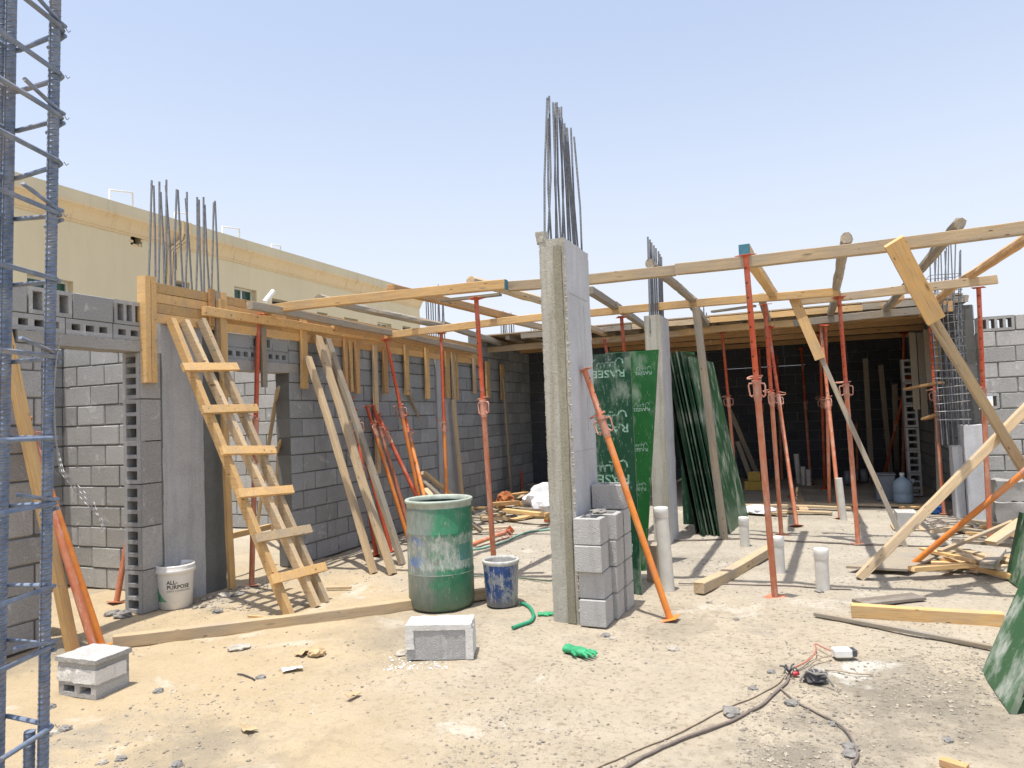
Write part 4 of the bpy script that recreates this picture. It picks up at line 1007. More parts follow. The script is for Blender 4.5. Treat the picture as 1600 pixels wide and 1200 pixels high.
for L_ in (1.9, 1.2, 2.1, 1.28):
    mb = timber_mb(L_-.01, 0.025, 0.085, seed=900+k, M=frame((x, 11.045, 2.888+.004*(k % 2)), (x+L_, 11.045, 2.884)), jit=.003, ragged=.01); mb.build('fascia_plank', (W_GREY, W_PALE, W_YEL, W_GREY)[k], dk, origin=(-1.6, 13.5, 2.9)); x += L_; k += 1
# stub of boards at the right end of the deck
a, b = at(1440, 487, z=2.78), at(1484, 478, z=2.78); T('timber_block', 'short thick timber ends stacked at the deck corner by the cage', 'timber', a, b, 0.1, 0.14, W_ORG)
a, b = at(1455, 470, z=2.93), at(1483, 462, z=2.93); T('timber_block', 'grey cut block on top of the deck corner', 'timber', a, b, 0.09, 0.09, W_GREY)

# formwork along the left wall
fw0 = (XW, 4.3, 2.45); fw = empty('beam_formwork', fw0); tag(fw, 'yellow plank formwork along the top of the left wall with hanging cleats', 'formwork')
rnd = random.Random(12); XF = XW+0.025
for k in range(4):
    y = 4.33; zc = 2.505+k*0.088
    while y < 10.9:
        L = min(rnd.uniform(1.6, 2.8), 11.0-y)
        if L < 0.3: break
        zz = zc - 0.02*(y-4.3)/6.6
        mb = timber_mb(L-0.006, 0.022, 0.084, seed=int(y*100)+k, M=frame((XF+rnd.uniform(-.002, .003), y, zz), (XF+rnd.uniform(-.002, .003), y+L, zz-0.003)), jit=0.002)
        mb.build('plank', W_YEL if rnd.random() < .8 else W_ORG, fw, origin=fw0); y += L
for kk, (u, vt, vb_, wd, mt) in enumerate(((350, 458, 620, .055, W_YEL), (331, 452, 510, .05, W_ORG), (340, 455, 560, .05, W_GREY), (412, 512, 605, .055, W_GREY), (475, 494, 607, .085, W_YEL), (540, 528, 613, .05, W_ORG), (548, 532, 612, .045, W_YEL), (558, 535, 615, .07, W_ORG), (588, 540, 740, .07, W_PALE), (602, 548, 615, .085, W_ORG), (635, 540, 617, .08, W_YEL), (667, 535, 623, .08, W_YEL),
        (699, 545, 622, .10, W_YEL), (708, 545, 628, .08, W_PALE), (713, 548, 625, .06, W_YEL), (741, 560, 615, .07, W_PALE), (762, 565, 622, .12, W_YEL), (785, 570, 625, .12, W_YEL))):
    p0 = at(u, vt, x=XW+0.06); p1 = at(u, vb_, x=XW+0.06); p1.y = p0.y = (p0.y+p1.y)/2
    mb = timber_mb((p1-p0).length, wd*1.15, 0.035, seed=kk, M=frame(p0, p1, up=(1, 0, 0))); mb.build('cleat', mt, fw, origin=fw0)
p0 = at(226, 432, x=XW+.02); p1 = at(228, 598, x=XW+.02); p1.y = p0.y
for dx, dy in ((0, -0.03), (0.0, 0.03)):
    mb = timber_mb((p1-p0).length, 0.055, 0.10, seed=int(dy*1000), M=frame(p0+V3((dx, dy+.02, 0)), p1+V3((dx, dy+.02, 0)), up=(1, 0, 0))); mb.build('corner_post', W_YEL, fw, origin=fw0)
a, b = at(318, 485, x=XW+.10), at(600, 530, x=XW+.10); mb = timber_mb((b-a).length, .05, .085, seed=2, M=frame(a, b)); mb.build('waler', W_YEL, fw, origin=fw0)
a, b = at(520, 512, x=XW+.12), at(735, 552, x=XW+.12); mb = timber_mb((b-a).length, .05, .075, seed=3, M=frame(a, b)); mb.build('waler', W_ORG, fw, origin=fw0)
T('timber_post', 'upright yellow plank standing at the dark strip by the ladder', 'post', V3((XW+0.10, 5.17, 0)), V3((XW+0.09, 5.12, 2.75)), 0.07, 0.035, W_YEL, up=(1, 0, 0))
T('timber_post', 'thin upright board left of the big prop against the block wall', 'post', at(722, 775, x=XW+.1), at(708, 625, x=XW+.1), 0.08, 0.03, W_PALE, up=(1, 0, 0))
T('timber_post', 'thin upright board in shade beside the dark cross wall', 'post', at(800, 770, x=XW+.15), at(787, 590, x=XW+.15), 0.08, 0.03, W_GREY, up=(1, 0, 0))
# right side cleats inside the room
for i, (u, vt, vb_) in enumerate(((1437, 520, 655), (1448, 515, 600), (1462, 505, 580), (1425, 520, 640))):
    p0 = at(u, vt, y=12.3-i*.3*(i < 3)); p1 = V3((p0.x, p0.y, at(u, vb_, y=p0.y).z)); T('hanging_board', ('longest', 'second', 'short pale', 'rearmost')[i]+' board hanging from the deck at the right room wall', 'board', p0, p1, .09, .03, W_GREY if i != 2 else W_YEL, up=(0, 1, 0))
T('timber_post', 'thin upright timber behind the right deck edge prop', 'post', at(1468, 800, z=0), at(1459, 515, z=2.68), .05, .04, W_GREY, up=(0, 1, 0))
T('board', 'short sunlit board bridging from wall to the right prop', 'board', at(1416, 608, y=11.6), at(1470, 598, y=10.9), .10, .03, W_ORG)
T('board', 'tiny sunlit board end beside the right deck prop', 'board', at(1444, 655, y=11.3), at(1464, 648, y=11.1), .10, .03, W_ORG)

# ---------------------------------------------------------------- ladder
lr = [((452, 962), (268, 503)), ((494, 948), (290, 505)), ((508, 942), (316, 503))]
lad_o = gbase(480, 950); lad = empty('ladder', lad_o); tag(lad, 'rough site-made timber ladder leaning on the left formwork', 'ladder')
rails = []
XT = XW+0.09
for i, ((ub, vb_), (ut, vt)) in enumerate(lr):
    a = gbase(ub, vb_); a.z = 0.0; b = at(ut, vt, x=XT); a, b = ext(a, b, 0.0, 0.02); rails.append((a, b))
    mb = timber_mb((b-a).length, 0.05 if i else 0.055, 0.075, seed=40+i, M=frame(a, b, up=(1, 0, 0.3))); mb.build('rail', (W_YEL, W_PALE, W_PALE)[i], lad, origin=lad_o)
nrm = (rails[0][1]-rails[0][0]).cross(rails[2][0]-rails[0][0]).normalized()
if nrm.dot(CO-rails[0][0]) < 0: nrm = -nrm
def on_plane(u, v, off):
    d = CR*((u-800)/FPX) - CU*((v-600)/FPX) + CF; p0 = rails[0][0] + nrm*off
    return CO + d*((p0-CO).dot(nrm)/d.dot(nrm))
for i, (u0, v0, u1, v1) in enumerate(((286, 574, 371, 573), (315, 640, 402, 637), (346, 705, 429, 704), (371, 772, 457, 765), (398, 842, 485, 826), (423, 907, 508, 885))):
    a, b = on_plane(u0, v0, 0.055), on_plane(u1, v1, 0.055)
    M = frame(a, b, up=nrm.cross(b-a)); mb = timber_mb((b-a).length, 0.035, 0.075, seed=60+i, M=M); mb.build('rung', W_YEL if i != 4 else W_PALE, lad, origin=lad_o)

# leaning boards by the wall
for i, (lb, b0_, t0_, w_, mt, rd) in enumerate((('longest pale board leaning on the left wall right of the ladder', (614, 897), (497, 525), .10, W_PALE, 0), ('rough edged board leaning left of the longest pale one', (584, 895), (482, 558), .075, W_PALE, 0), ('weathered board leaning right of the longest pale one', (629, 882), (511, 530), .085, W_GREY, 0),
        ('short light board tucked behind the leaning weathered board', (600, 868), (505, 540), .09, W_PALE, 0))):
    a = gbase(*b0_); b = at(*t0_, x=XW+0.12+0.03*(i % 2)); a.z = 0.0; T('leaning_board', lb, 'board', a, b, w_, 0.045 if i != 1 else .05, mt, up=(1, 0, .2), jit=0.006)
T('crooked_pole', 'crooked barky pole leaning on the wall near the prop bundle', 'pole', at(702, 800, z=0), at(640, 608, x=XW+.08), .05, .05, W_GREY, round_=1, jit=0.014)
T('leaning_board', 'long thin board propped in the opening behind the ladder', 'board', gbase(400, 838), at(434, 606, x=-5.25), .07, .02, W_PALE, up=(1, 0, 0))
T('leaning_board', 'second thin board standing in the opening against the jamb', 'board', gbase(425, 835), at(437, 690, x=-5.25), .06, .02, W_YEL, up=(1, 0, 0))
T('board', 'low horizontal board across the opening behind the ladder', 'board', V3((XW-.3, 5.3, .42)), V3((XW-.35, 6.2, .42)), .04, .06, W_YEL)
T('leaning_board', 'wide yellow board leaning behind the rebar cage', 'board', at(116, 1026, z=0), at(3, 500, x=XW+.15), .085, .04, W_YEL, up=(.9, .2, 0))
mb = MB(); q = at(60, 935, z=0.0); mb.box((XW-0.35, 3.62, 0.55), (0.3, 0.02, 1.1), 0); o = mb.build('green_sheet', PLY, origin=(XW-.35, 3.6, 0)); tag(o, 'green sheet edge showing behind the near left wall end', 'plywood sheet')

# braces at right
def brace_pair(l1, l2, a, b, c, d, w1, w2): pass
a = at(1240, 462, z=2.80); b = gbase(1416, 858); dr = (b-a)
T('brace_timber', 'weathered diagonal brace running down into the middle of the slab', 'brace', V3(a)+dr*0.10, b, .05, .085, W_GREY, up=(0, 1, 0))
T('brace_board', 'short yellow board nailed over the top of the middle brace', 'brace', V3(a)+V3((-.02, -.05, .03)), V3(a)+dr*0.27+V3((-.02, -.05, 0)), .03, .11, W_YEL, up=(0, 1, 0), roll=math.pi/2)
a = at(1396, 377, y=5.95); b = at(1462, 500, y=6.4)
T('brace_board', 'wide yellow board nailed to the front beam at right', 'brace', a, b, .035, .14, W_YEL, up=(0, 1, 0), roll=math.pi/2)
a = at(1440, 470, y=6.40); b = at(1625, 775, y=7.45)
T('brace_timber', 'long diagonal brace descending to the right edge', 'brace', a, b, .07, .10, W_PALE, up=(0, 1, 0))
a = gbase(1342, 903); b = at(1640, 600, y=7.3)
T('brace_timber', 'diagonal timber crossing in front of the descending brace at right', 'brace', a, b, .07, .10, W_PALE, up=(0, 1, 0))
T('timber_post', 'crooked grey post in front of the green sheet stack', 'post', gbase(1132, 843), at(1087, 480, z=2.72), .085, .07, W_GREY, up=(0, 1, 0), jit=0.008)
T('timber_post', 'short grey post stub behind the tall white pipe', 'post', gbase(1022, 908), at(1018, 850, y=6.35), .10, .09, W_GREY, up=(0, 1, 0))

# ground timbers
T('ground_timber', 'long pale squared timber lying on the sand passing behind the drum', 'timber', at(178, 1002, z=0.045), at(775, 925, z=0.045), .075, .085, W_PALE)
T('ground_timber', 'squared timber with orange cut end lying between the white pipes', 'timber', at(1092, 919, z=0.05), at(1206, 858, z=0.05), .09, .09, W_PALE)
T('ground_timber', 'short thick yellow timber lying at right foreground', 'timber', at(1330, 953, z=0.05), at(1568, 967, z=0.05), .075, .09, W_YEL)
T('ground_batten', 'thin grey batten lying in front of the yellow timber', 'batten', at(1273, 959, z=0.02), at(1556, 1013, z=0.02), .035, .025, W_GREY)
T('wood_offcut', 'small orange wood offcut at the bottom right edge', 'offcut', at(1470, 1190, z=0.015), at(1512, 1203, z=0.015), .04, .03, W_ORG)
T('wood_stick', 'small pale stick on the ground right of the ladder foot', 'stick', at(510, 919, z=0.02), at(549, 918, z=0.02), .022, .022, W_PALE)
T('wood_stick', 'thin stick on the sand left of the ladder foot', 'stick', at(388, 963, z=0.015), at(418, 965, z=0.015), .018, .018, W_YEL)
T('board', 'flat dark plywood scrap behind the yellow timber', 'board', at(1342, 942, z=0.015), at(1436, 932, z=0.02), .16, .02, W_DARK)
mb = MB(); P0, P1, P2, P3 = at(1322, 888, z=.02), at(1418, 893, z=.03), at(1492, 858, z=.10), at(1400, 858, z=.10)
def slab4(mb, pts, th, mi=0, up=(0, 0, 1), mi_side=None):
    up = V3(up); n = len(pts); lo = [V3(p) for p in pts]; hi = [p+up*th for p in lo]
    fs = [tuple(range(n))[::-1], tuple(range(n, 2*n))]; sd = [(i, (i+1) % n, n+(i+1) % n, n+i) for i in range(n)]
    mb.add(lo+hi, fs, mi); 
    mb.add(lo+hi, sd, mi if mi_side is None else mi_side)
slab4(mb, [P0, P1, P2, P3], .02); o = mb.build('plywood_scrap', [W_GREY], origin=P0); tag(o, 'grey plywood scrap under the foot of the orange prop', 'plywood')

# white pipes
def pipe(label, u, v, top_v, r, cap=True, lean=0.0, z0=-.03):
    b = gbase(u, v); b.z = 0; h = None
    z = 0.1
    while True:
        q = b + V3((0, 0, z)); c = (q-CO); vv = 600 - FPX*(c.dot(CU))/(c.dot(CF))
        if vv < top_v or z > 2: break
        z += 0.005
    root = empty('drain_pipe', b); tag(root, label, 'pipe', 'white drain pipe stubs')
    mb = MB(); mb.tube([(0, 0, -.03), (-lean, 0, z-0.02)], r, 18); mb.build('pipe', PVC, root)
    if cap:
        mb = MB(); mb.M = Matrix.Translation((-lean, 0, 0)); mb.lathe([(r*1.0, z-0.085), (r*1.07, z-0.083), (r*1.07, z-.008), (r*1.02, z), (0.0, z+0.003)], 20); mb.build('end_cap', PVC_CAP, root)
    return root
pipe('tallest capped white pipe right of the leaning orange prop', 1044, 922, 793, 0.058, lean=0.03)
pipe('small capped pipe directly right of the green stack', 1164, 853, 808, 0.052)
pipe('capped pipe just behind the nearest tall prop', 1218, 893, 838, 0.052)
pipe('capped pipe stub standing nearest at right centre', 1286, 920, 857, 0.055)
pipe('slim uncapped white pipe at the shaded deck edge', 1318, 812, 745, 0.045, cap=False, lean=0.03)
pipe('tallest white pipe in the dark room', 1249, 755, 708, 0.05, cap=False, lean=0.03)
pipe('middle white pipe in the dark room', 1256, 757, 728, 0.045, cap=False)
pipe('right hand white pipe in the dark room', 1264, 758, 732, 0.045, cap=False)
pipe('small white pipe at the offcut pile beside the centre column', 842, 808, 778, 0.045)

# ---------------------------------------------------------------- hollow block stack at centre column
SX = -1.60
def stack_block(label, x0, y0, z0, dx, dy, dz=0.19, open_top=True):
    root = empty('hollow_block', (x0+dx/2, y0+dy/2, z0)); tag(root, label, 'block', 'grey blocks stacked against the centre column')
    mb = MB(); wl_ = 0.035; mb.M = Matrix.Rotation(random.uniform(-.03, .03), 4, 'Z')
    def rg(hx, hy, z): return [(-hx, -hy, z), (hx, -hy, z), (hx, hy, z), (-hx, hy, z)]
    hx, hy, c_ = dx/2, dy/2, .006
    L_ = [rg(hx-c_, hy-c_, 0), rg(hx, hy, c_), rg(hx, hy, dz-c_), rg(hx-c_, hy-c_, dz), rg(hx-wl_, hy-wl_, dz), rg(hx-wl_-.006, hy-wl_-.006, .03)]
    mb.add([p for l in L_ for p in l], [(4*k+i, 4*k+(i+1) % 4, 4*k+4+(i+1) % 4, 4*k+4+i) for k in range(5) for i in range(4)] + [(20, 21, 22, 23), (3, 2, 1, 0)])
    mb.build('block_body', B_STACK, root)
    return root
p = at(908, 975, z=0)
stack_block('bottom front block of the stack by the column', -1.595, 4.94, 0.0, .195, .2)
stack_block('second front block of the stack by the column', -1.597, 4.96, 0.195, .19, .2)
stack_block('third front block of the stack by the column', -1.612, 4.92, 0.39, .20, .2)
stack_block('fourth front block with its hollow top open', -1.612, 4.93, 0.585, .20, .2)
for k in range(4):
    stack_block(('lowest', 'second', 'third', 'fourth')[k]+' block in the middle row of the stack', -1.60+.005*k, 5.165, 0.195*k, .23, .2)
for k in range(5):
    stack_block(('lowest', 'second', 'third', 'fourth', 'topmost')[k]+' block in the rear row of the stack', -1.60, 5.39, 0.195*k, .25, .2)
rnd = random.Random(77)
def lump(name, label, cat, p, r, mat, flat=.6, n=2, seed=0):
    import bmesh
    bm = bmesh.new(); bmesh.ops.create_icosphere(bm, subdivisions=3, radius=1)
    for v in bm.verts:
        q = noise.noise_vector(v.co*1.3+V3((seed, 0, 0))); k = 1+0.35*noise.noise(v.co*2.4+V3((0, seed, 0)))
        v.co = v.co*k + q*0.25; v.co.z = max(v.co.z, -0.5)*flat; v.co.x *= 1.25; v.co *= r
    me = bpy.data.meshes.new(name); bm.to_mesh(me); bm.free(); me.materials.append(mat)
    o = bpy.data.objects.new(name, me); col.objects.link(o); p = V3(p); o.location = p; o.location.z += gz(p.x, p.y) if p.z < .08 else 0; o.rotation_euler[2] = seed; tag(o, label, cat); return o
lump('stone', 'dark stone resting on top of the front stacked block', 'stone', (-1.47, 5.10, 0.80), .05, STONE, .5, seed=3)

# single blocks on the ground
b = at(686, 1030, z=0); root = empty('concrete_block', b); root.rotation_euler[2] = math.radians(2); a = at(636, 1032, z=0); c = at(737, 1030, z=0)
W = (c-a).length; ang = math.atan2(c.y-a.y, c.x-a.x); root.location = a; root.rotation_euler[2] = ang
tag(root, 'grey block with white plastered edges in front of the green drum', 'block')
mb = MB(); rough_box(mb, (0, 0, 0), (W, .2, .215), .02, .0025, edge=.002, fr=20); mb.build('block_body', B_GREY, root)
mb = MB(); rough_box(mb, (-.004, -.005, .188), (W+.004, .205, .222), .02, .003, fr=20, edge=.004); rough_box(mb, (-.005, -.0065, .07), (.05, .19, .187), .015, .004, fr=25, edge=.006); rough_box(mb, (W-.035, -.006, .0), (W+.012, -.0005, .187), .02, .003, fr=20, edge=.003); rough_box(mb, (W+.001, -.005, .0), (W+.008, .2, .187), .02, .003, fr=20, edge=.003)
mb.build('white_plaster', B_WHITE, root)
a = at(150, 1094, z=0); l = at(93, 1085, z=0); c = at(201, 1072, z=0)
root = empty('concrete_block', a); root.rotation_euler[2] = math.atan2(c.y-a.y, c.x-a.x); tag(root, 'whitewashed hollow block lying on sand beside the rebar cage', 'block')
Wb = (c-a).length*1.02; D = 0.30
mb = MB(); hollow(mb, (Wb/2, D/2, .045), (Wb, D, .09), 0, 2, 1, web=.04, shell=.025); rough_box(mb, (0, 0, .0905), (Wb, D, .20), .03, .003, edge=.003, fr=15); mb.build('block_body', B_LIGHT, root)
mb = MB(); rough_box(mb, (-.006, -.006, .085), (Wb-.02, D+.004, .165), .02, .004, edge=.006, fr=20); mb.build('white_plaster', B_WHITE, root)
mb = MB(); rough_box(mb, (-.014, -.014, .2005), (Wb+.012, D+.012, .226), .02, .003, edge=.004, fr=20); mb.build('top_crust', B_LIGHT, root)
p = at(1418, 828, z=0); root = empty('concrete_block', p); tag(root, 'pale block standing behind the foot of the diagonal brace', 'block')
mb = MB(); rough_box(mb, (-.1, 0, 0), (.12, .35, .20), .03, .003, edge=.004); mb.build('block_body', B_STACK, root); mb = MB(); mb.box((.02, .17, .006), (.34, .42, .012)); mb.build('base_board', W_PALE, root)

# ---------------------------------------------------------------- drum
p0 = at(637, 952, z=0); p1 = at(744, 948, z=0); cpt = (p0+p1)/2 + V3((-.38, .92, 0)).normalized()*0.02; cpt.z = 0
R = (p1-p0).length/2*1.0
away = (V3((cpt.x, cpt.y, 0))).normalized(); cpt = V3((cpt.x, cpt.y, 0)) + away*0.10
root = empty('plastic_drum', cpt); root.rotation_euler[2] = math.atan2(-cpt.x, cpt.y)*1.0
root.rotation_euler[2] = math.atan2(CR.y, CR.x); tag(root, 'open green plastic drum with grey left side and faded label band', 'drum')
R = 0.272; Hd = 0.88; root.scale = (1, 1, .975)
mb = MB(); mb.lathe([(R*.90, 0.0), (R*.965, .02), (R*.995, .06), (R*1.0, .27), (R*1.012, .29), (R*1.012, .30), (R*1.0, .32), (R*1.0, .60), (R*1.014, .62), (R*1.014, .635), (R*1.0, .65), (R*.995, .80), (R*.985, .835)], 64, wob=.003)
mb.build('drum_body', DRUM, root)
mb = MB(); mb.lathe([(R*.985, .835), (R*.99, .868), (R*1.03, .874), (R*1.04, .882), (R*1.04, .893), (R*1.02, .900), (R*.97, .900), (R*.91, .893), (R*.91, .86)], 64); mb.build('drum_rim', DRUM_RIM, root)
mb = MB(); mb.lathe([(R*.90, .86), (R*.96, .80), (R*.97, .05), (0.0, .04)], 48); mb.build('drum_inside', DRUM_IN, root)
for zz, nm in ((.297, 'white_seam'),):
    mb = MB(); mb.lathe([(R*1.0125, zz-.003), (R*1.0165, zz), (R*1.0125, zz+.003)], 64); mb.build(nm, DRUM_RIM, root)
# ---------------------------------------------------------------- buckets
def bucket(label, cpt, rb_, rt, h, mat, inside, rim, name='bucket'):
    root = empty(name, cpt); root.rotation_euler[2] = math.atan2(CR.y, CR.x); tag(root, label, 'bucket')
    mb = MB(); mb.lathe([(rb_*.9, 0), (rb_, .008), (rt, h-.035)], 48); mb.build('bucket_body', mat, root)
    mb = MB(); mb.lathe([(rt, h-.07), (rt+.012, h-.065), (rt+.012, h-.035), (rt+.006, h-.03), (rt+.010, h-.01), (rt+.008, h), (rt-.006, h), (rt-.012, h-.02)], 48) if rim == 2 else mb.lathe([(rt, h-.035), (rt+.006, h-.03), (rt+.008, h-.005), (rt+.002, h), (rt-.008, h), (rt-.010, h-.02)], 48); mb.build('rim', PVC_CAP if rim == 2 else BUCK_IN, root)
    mb = MB(); mb.lathe([(rt-.011, h-.018), (rb_-.004, .02), (0, .018)], 40); mb.build('inside', inside, root)
    return root
def ring_center(u0, u1, v, r):
    a, b_ = at(u0, v, z=0), at(u1, v, z=0); m_ = (a+b_)/2; d = V3((m_.x, m_.y, 0)).normalized(); return V3((m_.x, m_.y, 0))
cb = at(275, 953, z=0); cb.z = 0; cb = cb + V3((cb.x, cb.y, 0)).normalized()*0.13
wb = bucket('white plastic bucket printed with green and black lettering', cb, .132, .15, .37, WHITEP, PVC_CAP, 2)
cb2 = at(785, 950, z=0); cb2.z = 0; cb2 = cb2 + V3((cb2.x, cb2.y, 0)).normalized()*0.115
bb = bucket('paint splashed blue bucket right of the green drum', cb2, .128, .146, .37, BLUEB, BUCK_IN, 1)
dg = bpy.context.evaluated_depsgraph_get
def text_mesh(txt, size, bold=0.0):
    cu = bpy.data.curves.new('txt', 'FONT'); cu.body = txt; cu.size = size; cu.offset = bold; cu.align_x = 'LEFT'; cu.resolution_u = 3
    ob = bpy.data.objects.new('txt', cu); col.objects.link(ob); bpy.context.view_layer.update()
    me = bpy.data.meshes.new_from_object(ob.evaluated_get(dg())); bpy.data.objects.remove(ob); return me
def subdivide(me, w):
    import bmesh
    bm = bmesh.new(); bm.from_mesh(me); bmesh.ops.triangulate(bm, faces=bm.faces); 
    for _ in range(2): bmesh.ops.subdivide_edges(bm, edges=[e for e in bm.edges if e.calc_length() > w], cuts=1)
    bm.to_mesh(me); bm.free()
def wrap_text(txt, size, parent, r_of_z, a0, z0, mat, name='print', bold=0.0, sx=1.0):
    me = text_mesh(txt, size, bold); subdivide(me, .02)
    for v in me.vertices:
        x, y = v.co.x*sx, v.co.y; r = r_of_z(z0+y)+.0012; a = a0 + x/r; v.co = V3((r*math.cos(a), r*math.sin(a), z0+y))
    me.materials.clear(); me.materials.append(mat); o = bpy.data.objects.new(name, me); col.objects.link(o); o.parent = parent; return o
rz = lambda z: .132+(.15-.132)*(z-.008)/.327
A0 = -math.pi/2 - .05
wrap_text('ALL-', .045, wb, rz, A0, .218, INK, 'lettering', .0012)
wrap_text('PURPOSE', .045, wb, rz, A0, .178, INK, 'lettering', .0012)
wrap_text('JOINT COMPOUND', .022, wb, rz, A0, .152, INK, 'lettering', .0)
mb = MB(); r1 = .0012
for (aa, w_, h_) in ((-.92, .10, .105), (-.80, .07, .085), (-.70, .09, .065), (-.58, .07, .05), (-.48, .07, .035), (-.37, .07, .022), (-.27, .06, .012)):
    aa += -math.pi/2+.1; vs = []
    for k in range(4):
        for z in (.07, .07+h_*(1 if k < 3 else .8)):
            an = aa + w_*k/3; rr = rz(z)+r1; vs.append((rr*math.cos(an), rr*math.sin(an), z))
    mb.add(vs, [(2*k, 2*k+2, 2*k+3, 2*k+1) for k in range(3)])
mb.build('green_print', INKG, wb)

# ---------------------------------------------------------------- green plywood sheets
ARAB = [ # strokes of the arabic word, x right to left, baseline 0, height 1
    [(3.30, .45), (3.25, .15), (3.05, -.15), (2.75, -.35)],
    [(2.60, .50), (2.58, .10), (2.40, .0), (2.28, .10), (2.24, .45), (2.22, .10), (2.06, .0), (1.94, .10), (1.90, .45), (1.88, .10), (1.74, .0), (1.50, 0), (1.40, .08), (1.36, .42), (1.33, .05), (1.20, 0), (0.98, 0), (0.86, .10), (0.84, 1.15), (0.84, .05), (0.70, -.30), (0.42, -.38), (0.20, -.22), (0.12, .12)]]
def strokes(mb, M, strokes_, s, wd, z=0.0015):
    for st in strokes_:
        pts = [V3((x*s, y*s, 0)) for x, y in st]
        for a, b_ in zip(pts[:-1], pts[1:]):
            d = (b_-a); L = d.length
            if L < 1e-6: continue
            n = V3((-d.y, d.x, 0))/L*wd/2; e = d/L*wd*0.35
            mb.add([M @ (p_+V3((0, 0, z))) for p_ in (a-e-n, b_+e-n, b_+e+n, a-e+n)], [(0, 1, 2, 3)])
def logo(parent, Mface, w, loc):
    """word print, Mface: local frame x right, y up, z out of the sheet; printed upright in this frame"""
    me = text_mesh('RASEEL', w*.27, w*.004)
    mb = MB(); xs = [v.co.x for v in me.vertices]; L = max(xs)-min(xs)
    for v in me.vertices: v.co = Mface @ V3((v.co.x/L*w, v.co.y, .0015))
    me.materials.clear(); me.materials.append(PRINT); o = bpy.data.objects.new('print', me); col.objects.link(o); o.parent = parent
    for v in me.vertices: v.co -= V3(loc)
    strokes(mb, Mface @ Matrix.Translation((w*.03, -w*.20, 0)), ARAB, w*.27, w*.035)
    for dx in (1.30, 1.48): mb.add([Mface @ V3((w*.03+dx*w*.27-.006, -w*.20-w*.09+q[1], .0015)) if False else Mface @ V3((w*.03+dx*w*.27+q[0]*w*.018, -w*.20-w*.07+q[1]*w*.018, .0015)) for q in ((-1, -1), (1, -1), (1, 1), (-1, 1))], [(0, 1, 2, 3)])
    mb.build('print', PRINT, parent, origin=loc)
def sheet(label, bl_, br_, tl_, tr_, th, mats, name='plywood_sheet', group='green formwork plywood sheets'):
    """solid sheet; front face bl-br-tr-tl seen from the camera side"""
    bl_, br_, tl_, tr_ = map(V3, (bl_, br_, tl_, tr_)); n = (br_-bl_).cross(tl_-bl_).normalized(); loc = (bl_+br_)/2
    root = empty(name, loc); tag(root, label, 'plywood sheet', group)
    mb = MB(); pts = [bl_, br_, tr_, tl_]; f = [p_ for p_ in pts]; bk = [p_-n*th for p_ in pts]
    mb.add(f+bk, [(0, 1, 2, 3), (7, 6, 5, 4)], 0); mb.add(f+bk, [(0, 4, 5, 1), (1, 5, 6, 2), (2, 6, 7, 3), (3, 7, 4, 0)], 1)
    mb.build('panel', mats, root, origin=loc); return root, n, loc
bl_ = V3((-2.02, 5.92, 0)); br_ = at(1001, 931, z=0); br_ = V3((br_.x, 5.92, 0)); tr_ = at(984, 550, y=6.25); tl_ = V3((tr_.x-.60, 6.25, tr_.z))
sh, n, loc = sheet('large printed green sheet standing right of the centre column', bl_, br_, tl_, tr_, .018, [PLY, PLY_E])
def face_frame(sh_n, origin, upv):
    z = sh_n; y = (upv - z*upv.dot(z)).normalized(); x = y.cross(z); M = Matrix.Identity(4)
    for i in range(3): M[i][0], M[i][1], M[i][2], M[i][3] = x[i], y[i], z[i], origin[i]
    return M
def on_pl(u, v, n_, p_):
    d = CR*((u-800)/FPX) - CU*((v-600)/FPX) + CF; return CO + d*((V3(p_)-CO).dot(n_)/d.dot(n_))
for (u, v, w_) in ((977, 577, .36), (983, 662, .40), (985, 742, .42), (990, 850, .36)):
    M = face_frame(n, on_pl(u, v, n, bl_), V3((0, 0, -1))); logo(sh, M, w_, loc)
bl2 = at(1003, 890, z=0); br2 = at(1011, 868, z=0); 
bl2, br2 = V3((-1.50, 6.42, 0)), V3((-1.40, 7.1, 0)); tl2 = at(986, 549, y=6.75); tr2 = at(1026, 546, y=7.5)
br2 = at(1009, 893, z=0); bl2 = br2+V3((-.55, -.02, 0)); tr2 = at(1029, 546, y=br2.y+.35); tl2 = tr2+V3((-.55, -.02, 0))
sh2, n2, loc2 = sheet('bright green printed sheet standing behind the large one', bl2, br2, tl2, tr2, .018, [PLY_B, PLY_E])
for (u, v, w_) in ((1019, 580, .22), (1016, 637, .22), (1013, 700, .22), (1010, 762, .2)):
    M = face_frame(n2 if n2.y < 0 else -n2, on_pl(u, v, n2, bl2), V3((0, 0, -1))); logo(sh2, M, w_*.8, loc2)
# stack leaning against the second column
rnd = random.Random(4); ns = 10
nm_ = ('leftmost', 'second', 'third', 'fourth', 'fifth', 'sixth', 'seventh', 'eighth', 'ninth', 'outermost')
for i in range(ns):
    f = i/(ns-1); ub = 1090+f*50+rnd.uniform(-1, 1); ut = 1034+f*46+rnd.uniform(-2, 2); vt = 556-rnd.uniform(0, 8)+(4 if i > 7 else 0)
    b = at(ub, 835+rnd.uniform(-2, 3), z=0); tp = at(ut, vt, y=b.y-0.35+rnd.uniform(-.05, .1)*0)
    tp.y = b.y+rnd.uniform(-.03, .03); tp = at(ut, vt, y=tp.y); ln = 1.5
    bl3, tl3 = b, tp; br3 = b + V3((0.10, ln, 0)); tr3 = tp + V3((0.10, ln, 0))
    sheet(nm_[i]+' sheet of the stack leaning on the second column', bl3, br3, tl3, tr3, .018, [PLY if i < 8 else PLY_D, PLY_E if i % 2 else PLY])
sheet('dark green sheet facing front behind the leaning stack', (-1.62, 9.7, 0), (-1.30, 9.7, 0), (-1.62, 9.85, 2.25), (-1.36, 9.85, 2.25), .018, [PLY, PLY_E])
